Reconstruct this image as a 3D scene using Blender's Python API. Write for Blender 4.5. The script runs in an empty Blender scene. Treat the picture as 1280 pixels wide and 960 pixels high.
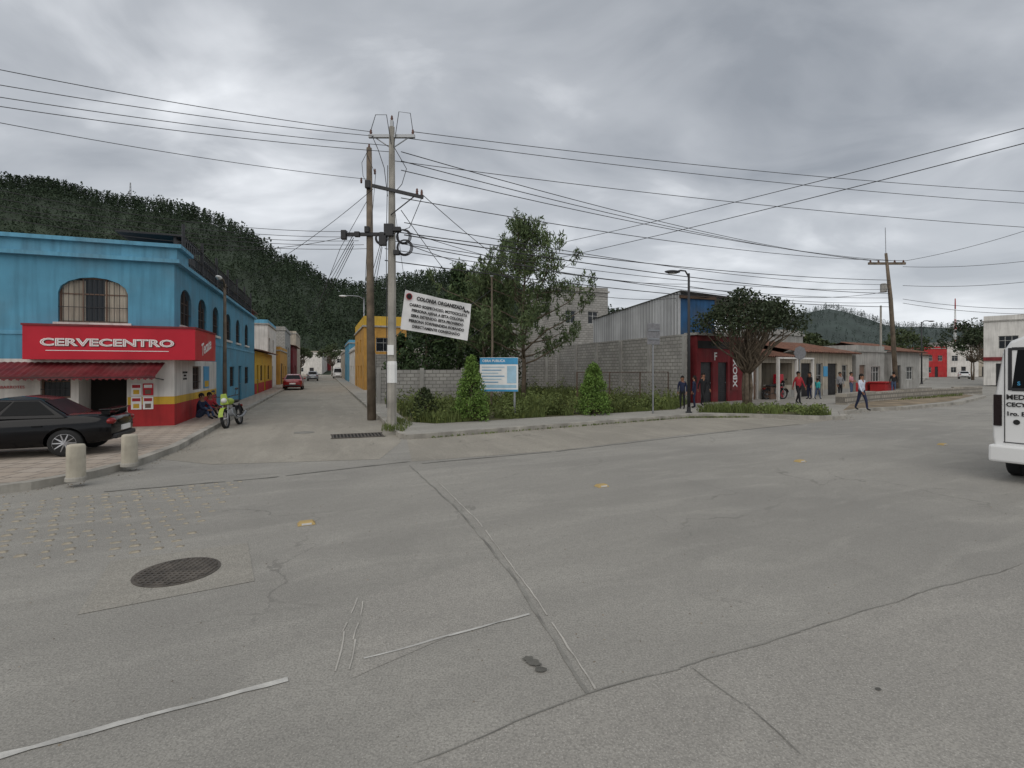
import bpy, bmesh, math, random
from mathutils import Vector as V, Matrix as MX, noise as NZ
S=bpy.context.scene; COL=S.collection
rnd=random.Random(5); U=rnd.uniform; R=math.radians; PI=math.pi
H,HOR,F=2.0,460,640
def P(x,y,d): return V(((x-640)/F*d,d,H+(HOR-y)/F*d))
def G(x,y,z=0.): 
    d=F*(H-z)/(y-HOR); return V(((x-640)/F*d,d,z))
A1=R(20.2); u=V((-math.sin(A1),math.cos(A1),0)); v=V((math.cos(A1),math.sin(A1),0))
A2=R(34); w=V((math.cos(A2),math.sin(A2),0))
ORD=['highest','second highest','third highest','fourth highest','fifth highest','sixth highest','lowest']
# ---------------------------------------------------------------- materials
def new(name):
    m=bpy.data.materials.new(name); m.use_nodes=True; nt=m.node_tree
    return m,nt,nt.nodes['Principled BSDF']
def nd(nt,t,**k):
    n=nt.nodes.new('ShaderNode'+t)
    for a,b in k.items(): setattr(n,a,b)
    return n
def mix(nt,f,a,b,mode='MIX'):
    n=nt.nodes.new('ShaderNodeMix'); n.data_type='RGBA'; n.blend_type=mode
    for i,x in ((0,f),(6,a),(7,b)):
        if hasattr(x,'links'): nt.links.new(x,n.inputs[i])
        else: n.inputs[i].default_value=x if i==0 else (*x[:3],1)
    return n.outputs[2]
def rng(nt,x,a,b,c=0.,d=1.):
    n=nd(nt,'MapRange'); nt.links.new(x,n.inputs[0])
    for i,q in enumerate((a,b,c,d)): n.inputs[i+1].default_value=q
    return n.outputs[0]
def noi(nt,co,s,det=6,sc=None,dist=0):
    n=nd(nt,'TexNoise'); n.inputs['Scale'].default_value=s; n.inputs['Detail'].default_value=det; n.inputs['Distortion'].default_value=dist
    if sc:
        mp=nd(nt,'Mapping'); mp.inputs['Scale'].default_value=sc; nt.links.new(co,mp.inputs[0]); co=mp.outputs[0]
    nt.links.new(co,n.inputs['Vector']); return n.outputs[0]
def mul(c,k): return tuple(min(1,x*k) for x in c[:3])
def mat(name,c,rough=.8,var=.25,sc=2.,bump=.15,bs=40,metal=0,spec=.3,streak=0.,island=0,coat=0,ribs=0):
    m,nt,b=new(name); co=nd(nt,'TexCoord').outputs['Object']
    a=noi(nt,co,sc,5); f=rng(nt,a,.3,.7); col=mix(nt,f,mul(c,1-var),mul(c,1+var))
    if streak:
        s=noi(nt,co,3,4,(2,2,.18)); col=mix(nt,rng(nt,s,.45,.75,0,streak),col,mul(c,.3))
        s2=noi(nt,co,.7,6); col=mix(nt,rng(nt,s2,.5,.75,0,streak*.8),col,(.16,.15,.13))
    if ribs:      # dark bands painted in for the shade in the grooves of ribbed sheet
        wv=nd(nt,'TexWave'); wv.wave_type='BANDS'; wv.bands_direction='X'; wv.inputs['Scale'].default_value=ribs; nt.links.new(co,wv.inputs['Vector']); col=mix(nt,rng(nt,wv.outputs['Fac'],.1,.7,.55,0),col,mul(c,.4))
    if island:
        g=nd(nt,'NewGeometry').outputs['Random Per Island']; col=mix(nt,rng(nt,g,0,1,0,island),col,mul(c,.35)); col=mix(nt,rng(nt,g,.8,1,0,island),col,(c[0]*1.9,c[1]*1.6,c[2]*1.2))
    nt.links.new(col,b.inputs['Base Color'])
    nt.links.new(rng(nt,a,.3,.7,max(.03,rough-.1),min(1,rough+.1)),b.inputs['Roughness'])
    b.inputs['Metallic'].default_value=metal; b.inputs['Specular IOR Level'].default_value=spec; b.inputs['Coat Weight'].default_value=coat
    if bump:
        bn=nd(nt,'Bump'); bn.inputs['Strength'].default_value=bump; bn.inputs['Distance'].default_value=.02
        nt.links.new(noi(nt,co,bs,3),bn.inputs['Height']); nt.links.new(bn.outputs[0],b.inputs['Normal'])
    return m
def road_mat(name,c,warm,ang,crack=.5):
    m,nt,b=new(name); co=nd(nt,'TexCoord').outputs['Object']
    mp=nd(nt,'Mapping'); mp.inputs['Rotation'].default_value=(0,0,-ang); nt.links.new(co,mp.inputs[0]); rc=mp.outputs[0]
    col=mix(nt,rng(nt,noi(nt,co,.22,5,None,.6),.35,.65),mul(c,.92),warm)
    col=mix(nt,rng(nt,noi(nt,rc,1.,7,(.12,1.3,1)),.42,.68,0,.34),col,mul(c,.7))     # tyre wear along the road
    col=mix(nt,rng(nt,noi(nt,rc,2.2,8,(.3,1.,1),.8),.5,.72,0,.4),col,mul(warm,1.25))
    col=mix(nt,rng(nt,noi(nt,co,.55,7,None,1.2),.58,.68,0,.2),col,mul(c,.65))      # stains
    col=mix(nt,rng(nt,noi(nt,co,14,4),.42,.7,0,.28),col,mul(c,.64))
    col=mix(nt,rng(nt,noi(nt,co,65,3),.42,.66,0,.6),col,mul(c,.54))                  # aggregate
    col=mix(nt,rng(nt,noi(nt,co,110,2),.58,.74,0,.6),col,mul(c,1.9))
    vo=nd(nt,'TexVoronoi',feature='DISTANCE_TO_EDGE'); vo.inputs['Scale'].default_value=.33
    ns=nd(nt,'TexNoise'); ns.inputs['Scale'].default_value=1.6; ns.inputs['Detail'].default_value=7; nt.links.new(co,ns.inputs['Vector'])
    av=nd(nt,'VectorMath',operation='MULTIPLY_ADD'); av.inputs[1].default_value=(1.1,1.1,0); nt.links.new(ns.outputs['Color'],av.inputs[0]); nt.links.new(co,av.inputs[2])
    nt.links.new(av.outputs[0],vo.inputs['Vector'])
    cr=rng(nt,vo.outputs['Distance'],.002,.005,crack,0); cm=nd(nt,'Math',operation='MULTIPLY'); nt.links.new(cr,cm.inputs[0]); nt.links.new(rng(nt,noi(nt,co,.5,3),.47,.62),cm.inputs[1])
    col=mix(nt,cm.outputs[0],col,mul(c,.45))
    nt.links.new(col,b.inputs['Base Color']); b.inputs['Specular IOR Level'].default_value=.2; b.inputs['Roughness'].default_value=.85
    bn=nd(nt,'Bump'); bn.inputs['Strength'].default_value=.4; bn.inputs['Distance'].default_value=.012
    nt.links.new(noi(nt,co,70,4),bn.inputs['Height']); nt.links.new(bn.outputs[0],b.inputs['Normal']); return m
def brick_mat(name,c1,c2,mortar,bw,bh,vert=True,ms=.015,stain=.5):
    m,nt,b=new(name); co=nd(nt,'TexCoord').outputs['Object']; vec=co
    if vert:
        sp=nd(nt,'SeparateXYZ'); cb=nd(nt,'CombineXYZ'); ad=nd(nt,'Math',operation='ADD'); nt.links.new(co,sp.inputs[0]); nt.links.new(sp.outputs[0],ad.inputs[0]); nt.links.new(sp.outputs[1],ad.inputs[1]); nt.links.new(ad.outputs[0],cb.inputs[0]); nt.links.new(sp.outputs[2],cb.inputs[1]); vec=cb.outputs[0]
    t=nd(nt,'TexBrick'); t.inputs['Scale'].default_value=1; t.inputs['Brick Width'].default_value=bw; t.inputs['Row Height'].default_value=bh; t.inputs['Mortar Size'].default_value=ms
    for k,q in (('Color1',c1),('Color2',c2),('Mortar',mortar)): t.inputs[k].default_value=(*q,1)
    nt.links.new(vec,t.inputs['Vector'])
    col=mix(nt,rng(nt,noi(nt,co,.8,7),.42,.7,0,stain),t.outputs['Color'],mul(c1,.45)); col=mix(nt,rng(nt,noi(nt,co,25,4),.35,.7,0,.3),col,mul(c2,1.3))
    nt.links.new(col,b.inputs['Base Color']); b.inputs['Roughness'].default_value=.9
    bn=nd(nt,'Bump'); bn.inputs['Strength'].default_value=.4; bn.inputs['Distance'].default_value=.01; nt.links.new(t.outputs['Fac'],bn.inputs['Height']); bn.invert=True; nt.links.new(bn.outputs[0],b.inputs['Normal']); return m
def flat(name,c,rough=.6,metal=0,spec=.4,var=.12): return mat(name,c,rough,var,4,0,60,metal,spec)
M={}
M['road']=road_mat('main_road_surface',(.305,.292,.264),(.365,.348,.31),R(28))
M['street']=road_mat('side_street_concrete',(.315,.293,.25),(.39,.36,.305),R(110),.7)
M['walk']=road_mat('sidewalk_concrete',(.34,.325,.29),(.42,.40,.36),R(28),.4)
M['kerb']=mat('kerb_concrete',(.35,.33,.29),.9,.35,1.5,.3,30,streak=.4)
M['pave']=brick_mat('red_beige_paving',(.35,.285,.225),(.42,.36,.30),(.16,.14,.12),.42,.42,False,.022,.4)
M['dirt']=mat('bare_earth',(.22,.175,.12),.95,.45,1.2,.6,9)
M['soil']=mat('weedy_soil',(.11,.105,.05),.95,.5,1.,.6,8)
M['ground']=mat('far_ground',(.10,.105,.055),.95,.4,.05,.3,1)
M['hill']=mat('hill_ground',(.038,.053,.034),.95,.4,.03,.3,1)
M['forest']=mat('forest_leaves',(.047,.066,.042),.9,.4,.02,0,spec=.02,island=.25)  # slight distance haze mixed into the leaf colour
M['farhill']=mat('far_hill_ground',(.050,.066,.060),.95,.3,.02,.3,1)  # bluish aerial haze painted into the ground colour
M['farforest']=mat('far_forest_leaves',(.058,.078,.068),.9,.35,.02,0,spec=.03,island=.25)  # aerial haze of the far hills is put into this leaf colour
M['blue']=mat('blue_wall_paint',(.10,.30,.43),.75,.16,.9,.12,30,streak=.35)
M['bluetrim']=mat('blue_trim_paint',(.13,.36,.51),.7,.15,1.2,.1,30,streak=.45)
M['deepblue']=mat('deep_blue_paint',(.03,.10,.22),.7,.25,1.2,.1,30,streak=.5)
M['white']=mat('white_wall_paint',(.66,.64,.60),.8,.12,1,.1,30,streak=.4)
M['red']=mat('red_base_paint',(.40,.028,.03),.7,.2,1.5,.1,30,streak=.3)
M['yellow']=mat('yellow_wall_paint',(.60,.38,.045),.75,.15,1.2,.1,30,streak=.35)
M['orange']=mat('orange_wall_paint',(.52,.28,.065),.75,.15,1.2,.1,30,streak=.4)
M['signred']=mat('red_sign_vinyl',(.48,.014,.03),.4,.12,1,.03,30)
M['awn']=mat('maroon_awning_sheet',(.13,.016,.02),.6,.35,2,.05,30,streak=.4)
M['darkred']=mat('dark_red_wall',(.19,.026,.03),.8,.25,1.2,.1,30,streak=.4)
M['grey']=mat('grey_render',(.36,.35,.325),.9,.22,1,.2,25,streak=.5)
M['cream']=mat('cream_wall',(.42,.375,.305),.85,.2,1,.15,25,streak=.6)
M['block']=brick_mat('concrete_blocks',(.29,.28,.26),(.40,.385,.355),(.15,.145,.13),.4,.2,True,.022,.5)
M['stone']=brick_mat('rough_stone',(.26,.235,.195),(.38,.35,.30),(.12,.11,.095),.33,.24,True,.04,.6)
M['tile']=mat('clay_roof_tile',(.18,.09,.062),.85,.45,4,.4,12,streak=.5)
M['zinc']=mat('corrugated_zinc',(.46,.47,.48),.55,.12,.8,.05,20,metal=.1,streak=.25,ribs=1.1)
M['glass']=mat('dark_window_glass',(.018,.022,.026),.12,.3,1,0,spec=.4)
M['carglass']=mat('tinted_car_glass',(.006,.007,.008),.35,.2,1,0,spec=.12)
M['dark']=flat('dark_interior',(.018,.016,.014),.9)
M['iron']=flat('black_iron',(.022,.022,.024),.5)
M['steel']=flat('galvanised_steel',(.30,.31,.32),.45,.7)
M['rust']=flat('rusty_steel',(.10,.065,.045),.8)
M['frame']=flat('brown_window_frame',(.16,.10,.07),.6)
M['wframe']=flat('white_window_frame',(.5,.5,.48),.6)
M['wood']=mat('weathered_pole_wood',(.17,.135,.10),.9,.35,3,.4,25,streak=.5)
M['conc']=mat('pole_concrete',(.36,.34,.30),.9,.25,2,.3,30,streak=.5)
M['boll']=mat('cream_concrete',(.45,.41,.33),.9,.2,4,.3,40,streak=.4)
M['wire']=flat('dark_grey_cable',(.05,.05,.053),.7,0,.2)
M['ceram']=flat('brown_insulator',(.10,.035,.02),.25)
M['bark']=mat('tree_bark',(.14,.11,.08),.95,.4,5,.6,14)
M['leafA']=mat('feathery_leaves',(.105,.145,.065),.7,.3,.7,0,spec=.15,island=.4)
M['leafB']=mat('cypress_leaves',(.052,.084,.036),.75,.35,.8,0,spec=.15,island=.45)
M['leafC']=mat('broad_dark_leaves',(.062,.084,.036),.6,.3,.9,0,spec=.25,island=.5)
M['leafE']=mat('very_dark_leaves',(.040,.055,.028),.6,.3,.9,0,spec=.2,island=.4)
M['leafD']=mat('bright_shrub_leaves',(.13,.215,.05),.7,.25,1.5,0,spec=.15,island=.35)
M['grass']=mat('weed_blades',(.13,.165,.055),.75,.5,.6,0,spec=.15,island=.45)
M['studc']=mat('worn_tan_stud',(.30,.265,.205),.85,.35,9,.2,40)
M['studr']=flat('amber_stud',(.42,.30,.12),.7)
M['paint']=mat('worn_road_paint',(.46,.45,.42),.85,.3,5,.3,60)
M['joint']=mat('filled_joint',(.22,.212,.19),.9,.35,3,.4,40)
M['jointl']=mat('pale_joint',(.42,.40,.36),.9,.25,3,.4,40)
M['patch']=road_mat('patched_concrete',(.32,.303,.265),(.375,.35,.305),R(28),.4)
M['slab']=road_mat('pale_worn_slab',(.32,.305,.276),(.38,.36,.32),R(28),.5)
M['pebble']=mat('loose_gravel',(.24,.215,.18),.9,.4,20,.2,40,island=.5)
M['cast']=mat('cast_iron',(.10,.088,.075),.7,.4,6,.5,50,metal=.1)
M['tar']=mat('oil_stain',(.13,.125,.11),.8,.4,6,.3,50)
M['carblack']=mat('black_car_paint',(.004,.004,.005),.16,.1,1,0,spec=.28,coat=.08)
M['carred']=mat('red_car_paint',(.26,.012,.014),.25,.1,1,0,spec=.5,coat=.5)
M['carwhite']=mat('white_car_paint',(.70,.70,.69),.3,.06,1,0,spec=.5,coat=.5)
M['cargrey']=mat('silver_car_paint',(.30,.31,.33),.3,.06,1,0,metal=.3,coat=.5)
M['tyre']=flat('tyre_rubber',(.018,.018,.018),.85)
M['rim']=flat('alloy_rim',(.36,.36,.37),.35,.6)
M['lampred']=flat('red_lamp_glass',(.20,.01,.01),.2)
M['lampdark']=flat('smoked_lamp_glass',(.016,.010,.010),.3,0,.2)
M['lampwh']=flat('clear_lamp_glass',(.6,.6,.58),.15)
M['lime']=flat('lime_plastic',(.30,.40,.06),.5)
M['wht']=flat('white_plastic',(.78,.78,.76),.5,var=.06)
M['ink']=flat('black_ink',(.015,.014,.014),.7)
M['inkred']=flat('red_ink',(.40,.02,.03),.6)
M['bluep']=flat('blue_print',(.05,.28,.50),.5)
M['bluel']=flat('pale_blue_print',(.34,.52,.64),.5)
M['banner']=mat('white_banner_cloth',(.78,.77,.76),.7,.05,3,.05,20)
for k,c in dict(skin=(.28,.14,.085),hair=(.012,.009,.008),navy=(.018,.024,.055),black=(.016,.016,.018),redc=(.36,.03,.04),whitec=(.50,.54,.62),teal=(.04,.40,.40),pink=(.5,.22,.25),jean=(.06,.09,.16),greyc=(.2,.2,.21)).items(): M['c_'+k]=mat('cloth_'+k if k not in('skin','hair') else k,c,.8,.2,9,0,40)
# ---------------------------------------------------------------- mesh builder
class MB:
    def __init__(s,M=None): s.v=[];s.f=[];s.M=M or MX()
    def add(s,vs,fs):
        o=len(s.v); s.v+=[tuple(s.M@V(p)) for p in vs]; s.f+=[tuple(i+o for i in f) for f in fs]; return s
    def box(s,x0,x1,y0,y1,z0,z1,tx=0,ty=0):
        return s.add([(x0,y0,z0),(x1,y0,z0),(x1,y1,z0),(x0,y1,z0),(x0+tx,y0+ty,z1),(x1-tx,y0+ty,z1),(x1-tx,y1-ty,z1),(x0+tx,y1-ty,z1)],[(3,2,1,0),(4,5,6,7),(0,1,5,4),(1,2,6,5),(2,3,7,6),(3,0,4,7)])
    def quad(s,*p): return s.add(p,[tuple(range(len(p)))])
    def prism(s,poly,z0,z1):
        n=len(poly); a=sum(poly[i][0]*poly[(i+1)%n][1]-poly[(i+1)%n][0]*poly[i][1] for i in range(n))
        if a<0: poly=poly[::-1]
        return s.add([(p[0],p[1],z0) for p in poly]+[(p[0],p[1],z1) for p in poly],[tuple(range(n))[::-1],tuple(range(n,2*n))]+[(i,(i+1)%n,n+(i+1)%n,n+i) for i in range(n)])
    def sheet(s,poly,z):
        n=len(poly); a=sum(poly[i][0]*poly[(i+1)%n][1]-poly[(i+1)%n][0]*poly[i][1] for i in range(n))
        if a<0: poly=poly[::-1]
        return s.add([(p[0],p[1],z) for p in poly],[tuple(range(n))])
    def tube(s,pts,r,n=8,cap=True):
        pts=[V(p) for p in pts]; k=len(pts); rs=r if isinstance(r,(list,tuple)) else [r]*k; vs=[];fs=[]; px=None
        for i,p in enumerate(pts):
            t=(pts[min(i+1,k-1)]-pts[max(i-1,0)]).normalized()
            if px is None: px=t.orthogonal().normalized()
            px=(px-t*px.dot(t)); px=px.normalized() if px.length>1e-5 else t.orthogonal().normalized(); py=t.cross(px)
            vs+=[p+(px*math.cos(2*PI*j/n)+py*math.sin(2*PI*j/n))*rs[i] for j in range(n)]
        for i in range(k-1): fs+=[(i*n+j,i*n+(j+1)%n,(i+1)*n+(j+1)%n,(i+1)*n+j) for j in range(n)]
        if cap: fs+=[tuple(range(n))[::-1],tuple(range((k-1)*n,k*n))]
        return s.add(vs,fs)
    def lathe(s,prof,n=16,c=(0,0,0),ax='z'):
        vs=[];k=len(prof)
        for r,z in prof:
            for j in range(n):
                a=2*PI*j/n; q=(r*math.cos(a),r*math.sin(a),z)
                if ax=='y': q=(q[0],q[2],q[1])
                if ax=='x': q=(q[2],q[0],q[1])
                vs.append((q[0]+c[0],q[1]+c[1],q[2]+c[2]))
        fs=[(i*n+j,i*n+(j+1)%n,(i+1)*n+(j+1)%n,(i+1)*n+j) for i in range(k-1) for j in range(n)]+[tuple(range(n))[::-1],tuple(range((k-1)*n,k*n))]
        return s.add(vs,fs)
    def ell(s,c,r,n=10,m=7,jit=0):
        vs=[];fs=[]
        for i in range(m+1):
            t=PI*i/m
            for j in range(n):
                a=2*PI*j/n; q=1+U(-jit,jit); vs.append((c[0]+r[0]*q*math.sin(t)*math.cos(a),c[1]+r[1]*q*math.sin(t)*math.sin(a),c[2]+r[2]*q*math.cos(t)))
        for i in range(m): fs+=[(i*n+j,(i+1)*n+j,(i+1)*n+(j+1)%n,i*n+(j+1)%n) for j in range(n)]
        return s.add(vs,fs)
    def leaf(s,c,sz,asp=.5,up=0):
        a=V((rnd.gauss(0,1),rnd.gauss(0,1),rnd.gauss(0,1)+up)).normalized(); b=a.orthogonal().normalized(); b.rotate(MX.Rotation(U(0,6.28),3,a)); c=V(c)
        a*=sz*U(.6,1.2)*.5; b*=sz*asp*.5
        return s.add([c-a,c+b,c+a,c-b],[(0,1,2,3)])
    def cloud(s,c,r,n,sz,asp=.5,up=0):
        for _ in range(n):
            d=V((rnd.gauss(0,1),rnd.gauss(0,1),rnd.gauss(0,1))).normalized()*(U(.15,1)**.45)
            s.leaf((c[0]+d.x*r[0],c[1]+d.y*r[1],c[2]+d.z*r[2]),sz,asp,up)
    def build(s,name,m,parent=None,smooth=False,bevel=0,label=None):
        me=bpy.data.meshes.new(name); me.from_pydata(s.v,[],s.f); me.update()
        ms=m if isinstance(m,(list,tuple)) else [m]
        for q in ms: me.materials.append(M[q])
        if smooth: me.polygons.foreach_set('use_smooth',[True]*len(me.polygons))
        o=bpy.data.objects.new(name,me); COL.objects.link(o)
        if parent: o.parent=parent
        if bevel:
            b=o.modifiers.new('bevel','BEVEL'); b.width=bevel; b.segments=2; b.limit_method='ANGLE'
        if label: o['label']=label
        return o
def tag(o,label,cat,group=None,kind=None):
    if label: o['label']=label
    if cat: o['category']=cat
    if group: o['group']=group
    if kind: o['kind']=kind
    return o
def thing(name,label,cat,loc=(0,0,0),rz=0,group=None):
    o=bpy.data.objects.new(name,None); COL.objects.link(o); o.location=loc; o.rotation_euler=(0,0,rz); return tag(o,label,cat,group)
def struct(o): o['kind']='structure'; return o
def frozen(o):
    bpy.context.view_layer.update(); dg=bpy.context.evaluated_depsgraph_get(); me=bpy.data.meshes.new_from_object(o.evaluated_get(dg)); o.modifiers.clear(); o.data=me; return o
def text(parent,s,mtx,size,m,name='lettering',bold=.0,sx=1.,align='CENTER',shear=0,ext=.003):
    c=bpy.data.curves.new(name,'FONT'); c.body=s; c.size=size; c.align_x=align; c.align_y='CENTER'; c.extrude=ext; c.offset=bold; c.shear=shear; c.resolution_u=3
    o=bpy.data.objects.new(name,c); COL.objects.link(o); bpy.context.view_layer.update(); dg=bpy.context.evaluated_depsgraph_get()
    me=bpy.data.meshes.new_from_object(o.evaluated_get(dg)); bpy.data.objects.remove(o); me.transform(MX.Scale(sx,4,(1,0,0))); me.transform(mtx); me.materials.clear(); me.materials.append(M[m])
    q=bpy.data.objects.new(name,me); COL.objects.link(q); q.parent=parent; return q
T=MX.Translation
def RZ(a): return MX.Rotation(a,4,'Z')
FX=MX.Rotation(PI/2,4,'X')            # text upright facing -y
def inpoly(x,y,p):
    c=False;n=len(p)
    for i in range(n):
        a,b=p[i],p[i-1]
        if (a[1]>y)!=(b[1]>y) and x<(b[0]-a[0])*(y-a[1])/(b[1]-a[1])+a[0]: c=not c
    return c
def sample(p):
    xs=[q[0] for q in p]; ys=[q[1] for q in p]
    while 1:
        x,y=U(min(xs),max(xs)),U(min(ys),max(ys))
        if inpoly(x,y,p): return x,y
# ---------------------------------------------------------------- camera, sky, sun
cam=bpy.data.cameras.new('camera'); co=bpy.data.objects.new('camera',cam); COL.objects.link(co); co.location=(0,0,H); co.rotation_euler=(PI/2,0,0)
cam.lens=18; cam.sensor_width=36; cam.shift_y=-20/1280; cam.clip_end=5000; S.camera=co
S.view_settings.view_transform='Standard'; S.view_settings.look='None'; S.view_settings.exposure=0
W=bpy.data.worlds.new('World'); S.world=W; W.use_nodes=True; nt=W.node_tree; bg=nt.nodes['Background']; outn=nt.nodes['World Output']
sky=nd(nt,'TexSky',sky_type='NISHITA',sun_disc=False); sky.sun_elevation=R(52); sky.sun_rotation=R(200); nt.links.new(sky.outputs[0],bg.inputs[0]); bg.inputs[1].default_value=.07
gen=nd(nt,'TexCoord').outputs['Generated']; sp=nd(nt,'SeparateXYZ'); nt.links.new(gen,sp.inputs[0])
zz=nd(nt,'Math',operation='MAXIMUM'); nt.links.new(sp.outputs[2],zz.inputs[0]); zz.inputs[1].default_value=0
za=nd(nt,'Math',operation='ADD'); nt.links.new(zz.outputs[0],za.inputs[0]); za.inputs[1].default_value=.26
dv=[]
for i in (0,1):
    d_=nd(nt,'Math',operation='DIVIDE'); nt.links.new(sp.outputs[i],d_.inputs[0]); nt.links.new(za.outputs[0],d_.inputs[1]); dv.append(d_.outputs[0])
cb=nd(nt,'CombineXYZ'); nt.links.new(dv[0],cb.inputs[0]); nt.links.new(dv[1],cb.inputs[1]); cb.inputs[2].default_value=3.1
n1=noi(nt,cb.outputs[0],.85,5,(.85,1.1,1),.35); n2=noi(nt,cb.outputs[0],2.6,8,(.85,1.15,1),.55)
am=nd(nt,'Math',operation='MULTIPLY_ADD'); nt.links.new(n2,am.inputs[0]); am.inputs[1].default_value=.55; nt.links.new(n1,am.inputs[2])
rp=nd(nt,'ValToRGB'); nt.links.new(rng(nt,am.outputs[0],.58,.97),rp.inputs[0])
els=rp.color_ramp.elements; els[0].position=0; els[0].color=(.225,.245,.275,1); els[1].position=1; els[1].color=(.72,.74,.77,1)
e=els.new(.5); e.color=(.37,.39,.42,1)
glow=rng(nt,zz.outputs[0],0,.34,.6,0); cl=mix(nt,glow,rp.outputs[0],(.52,.545,.575))
top=rng(nt,zz.outputs[0],.32,.75,0,.35); cl=mix(nt,top,cl,(.24,.255,.28))
bg2=nd(nt,'Background'); nt.links.new(cl,bg2.inputs[0]); bg2.inputs[1].default_value=1.42
ms=nd(nt,'MixShader'); ms.inputs[0].default_value=.93; nt.links.new(bg.outputs[0],ms.inputs[1]); nt.links.new(bg2.outputs[0],ms.inputs[2]); nt.links.new(ms.outputs[0],outn.inputs[0])
sl=bpy.data.lights.new('sun','SUN'); sl.energy=1.5; sl.angle=R(75); sl.color=(1,.95,.88); so=bpy.data.objects.new('sun',sl); COL.objects.link(so); so.rotation_euler=(R(42),0,R(-20))
# ---------------------------------------------------------------- setting
struct(MB().sheet([(-2500,-500),(2500,-500),(2500,3000),(-2500,3000)],-.06).build('ground','ground'))
mr=struct(MB().sheet([(-70,-30),(140,-30),(230,200),(-70,200)],0).build('main_road','road'))
KL=[(-30,-3.4),(-8.6,7.7),(-7.9,8.4),(-7.6,9.3),(-7.65,10.5),(-8.1,12.4),(-9.45,16),(-9.45+u.x*150,16+u.y*150)]
KR=[(-3.1+u.x*150,14.2+u.y*150),(-3.25,14.75),(-2.95,14.35),(-2.4,14.6),(7.1,20.6),(9.5,20.7),(12.3,19.7),(13.1,20.1),(14.2,22),(16.5,23.8),(18.8,24.6),(24.9,28.4),(32,34.6),(37,42),(44,55.6),(131,160)]
struct(MB().sheet([(-7.9,11.3),(-6.2,10.6),(-2.9,11.2),(-3.0,13.9),KR[1],KR[0],KL[7],KL[6]],.004).build('side_street','street'))
MB().sheet([G(515,577)[:2],G(700,563)[:2],G(860,543)[:2],G(1000,531)[:2],KR[6],KR[5],KR[4],KR[3],KR[2]],.003).build('concrete_apron','street',mr)
MB().sheet([G(440,848)[:2],G(458,745)[:2],G(600,700)[:2],G(660,768)[:2],G(560,796)[:2]],.0024).build('worn_slab','slab',mr)
MB().sheet([G(735,868)[:2],G(850,836)[:2],G(1000,790)[:2],G(1150,742)[:2],G(1330,690)[:2],(4.,1.2),(-.3,1.2),G(520,955)[:2],G(640,905)[:2]],.0028).build('worn_slab','slab',mr)
struct(MB().prism(KL+[(-120,150),(-120,-3.4)],-.05,.12).build('pavement','pave'))
struct(MB().prism(KR,-.05,.12).build('sidewalk','walk'))
def ribbon(mb,pts,wd,z0,z1,side=1):
    pts=[V((p[0],p[1],0)) for p in pts]; L=[];Q=[]
    for i,p in enumerate(pts):
        t=(pts[min(i+1,len(pts)-1)]-pts[max(i-1,0)]).normalized(); n=V((-t.y,t.x,0))*side; L.append(p-n*.03); Q.append(p+n*wd)
    n=len(pts); vs=[(p.x,p.y,z) for q in (L,Q) for z in (z0,z1) for p in q]; fs=[]
    for i in range(n-1): fs+=[(i,i+1,n+i+1,n+i),(n+i,n+i+1,3*n+i+1,3*n+i),(3*n+i,3*n+i+1,2*n+i+1,2*n+i)]
    return mb.add(vs,fs)
struct(ribbon(MB(),KL,.17,-.05,.135,1).build('kerb','kerb'))
struct(ribbon(MB(),KR,.17,-.05,.135,1).build('kerb','kerb'))
LOT=[(-3.6,17.9),(-2.6,17.3),(7.4,23.2),(9.2,26.8),(3.9,41.8),(-10.0,36.8)]
VER=[(7.8,21.7),(9.6,21.2),(12.2,20.2),(12.8,20.5),(13.4,22),(12,23.2),(9,22.9)]
DIRT=[(14.6,22.6),(16.5,24.1),(18.7,25),(24.7,28.9),(31.5,34.9),(33,39),(26,34.5),(20,29.8)]
struct(MB().sheet(LOT,.125).build('vacant_lot','soil')); struct(MB().sheet(VER,.126).build('verge','soil')); struct(MB().sheet(DIRT,.126).build('bare_ground','dirt'))
struct(MB().prism([(54,40),(62,60),(150,160),(300,160),(300,40)],-.05,.12).build('sidewalk','walk'))
def gl(pts,wd,m,name,z,gap=0,wob=.03):          # strips lying on the road
    mb=MB(); pts=[G(*p) for p in pts]
    for i in range(len(pts)-1):
        a,b=pts[i],pts[i+1]; t=(b-a).normalized(); n=V((-t.y,t.x,0))*wd/2; k=max(2,int((b-a).length/.12)); pr=None
        for j in range(k+1):
            c=a+(b-a)*j/k+n.normalized()*(U(-.005,.005)+wob*NZ.noise(V((j*.25,i*7+z*999,1)))); q=U(.6,1.25); e_=(c-n*q,c+n*q)
            if pr and U(0,1)>gap: mb.quad((pr[0].x,pr[0].y,z),(e_[0].x,e_[0].y,z),(e_[1].x,e_[1].y,z),(pr[1].x,pr[1].y,z))
            pr=e_
    return mb.build(name,m,mr)
gl([(-40,957),(180,897),(360,850)],.05,'paint','painted_line',.006,0,.01); gl([(455,824),(560,795),(662,768)],.022,'paint','painted_line',.006,.04,.01)
gl([(512,582),(575,640),(640,718),(735,868)],.028,'joint','road_joint',.005,0,.015); gl([(545,600),(598,652),(668,745),(745,862)],.014,'jointl','road_joint',.006,.05,.01)
gl([(418,840),(430,790),(447,748)],.012,'jointl','road_joint',.0055,.1); gl([(434,838),(443,800),(455,752)],.012,'jointl','road_joint',.0055,.1)
gl([(735,868),(850,836),(1000,790),(1150,742),(1280,706)],.010,'joint','road_joint',.007); gl([(735,868),(640,905),(520,955)],.008,'joint','road_joint',.008)
gl([(865,836),(930,880),(1000,945)],.008,'joint','road_joint',.009)
gl([(520,580),(700,564),(860,545),(1000,530)],.05,'joint','road_joint',.009,.05)
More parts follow.
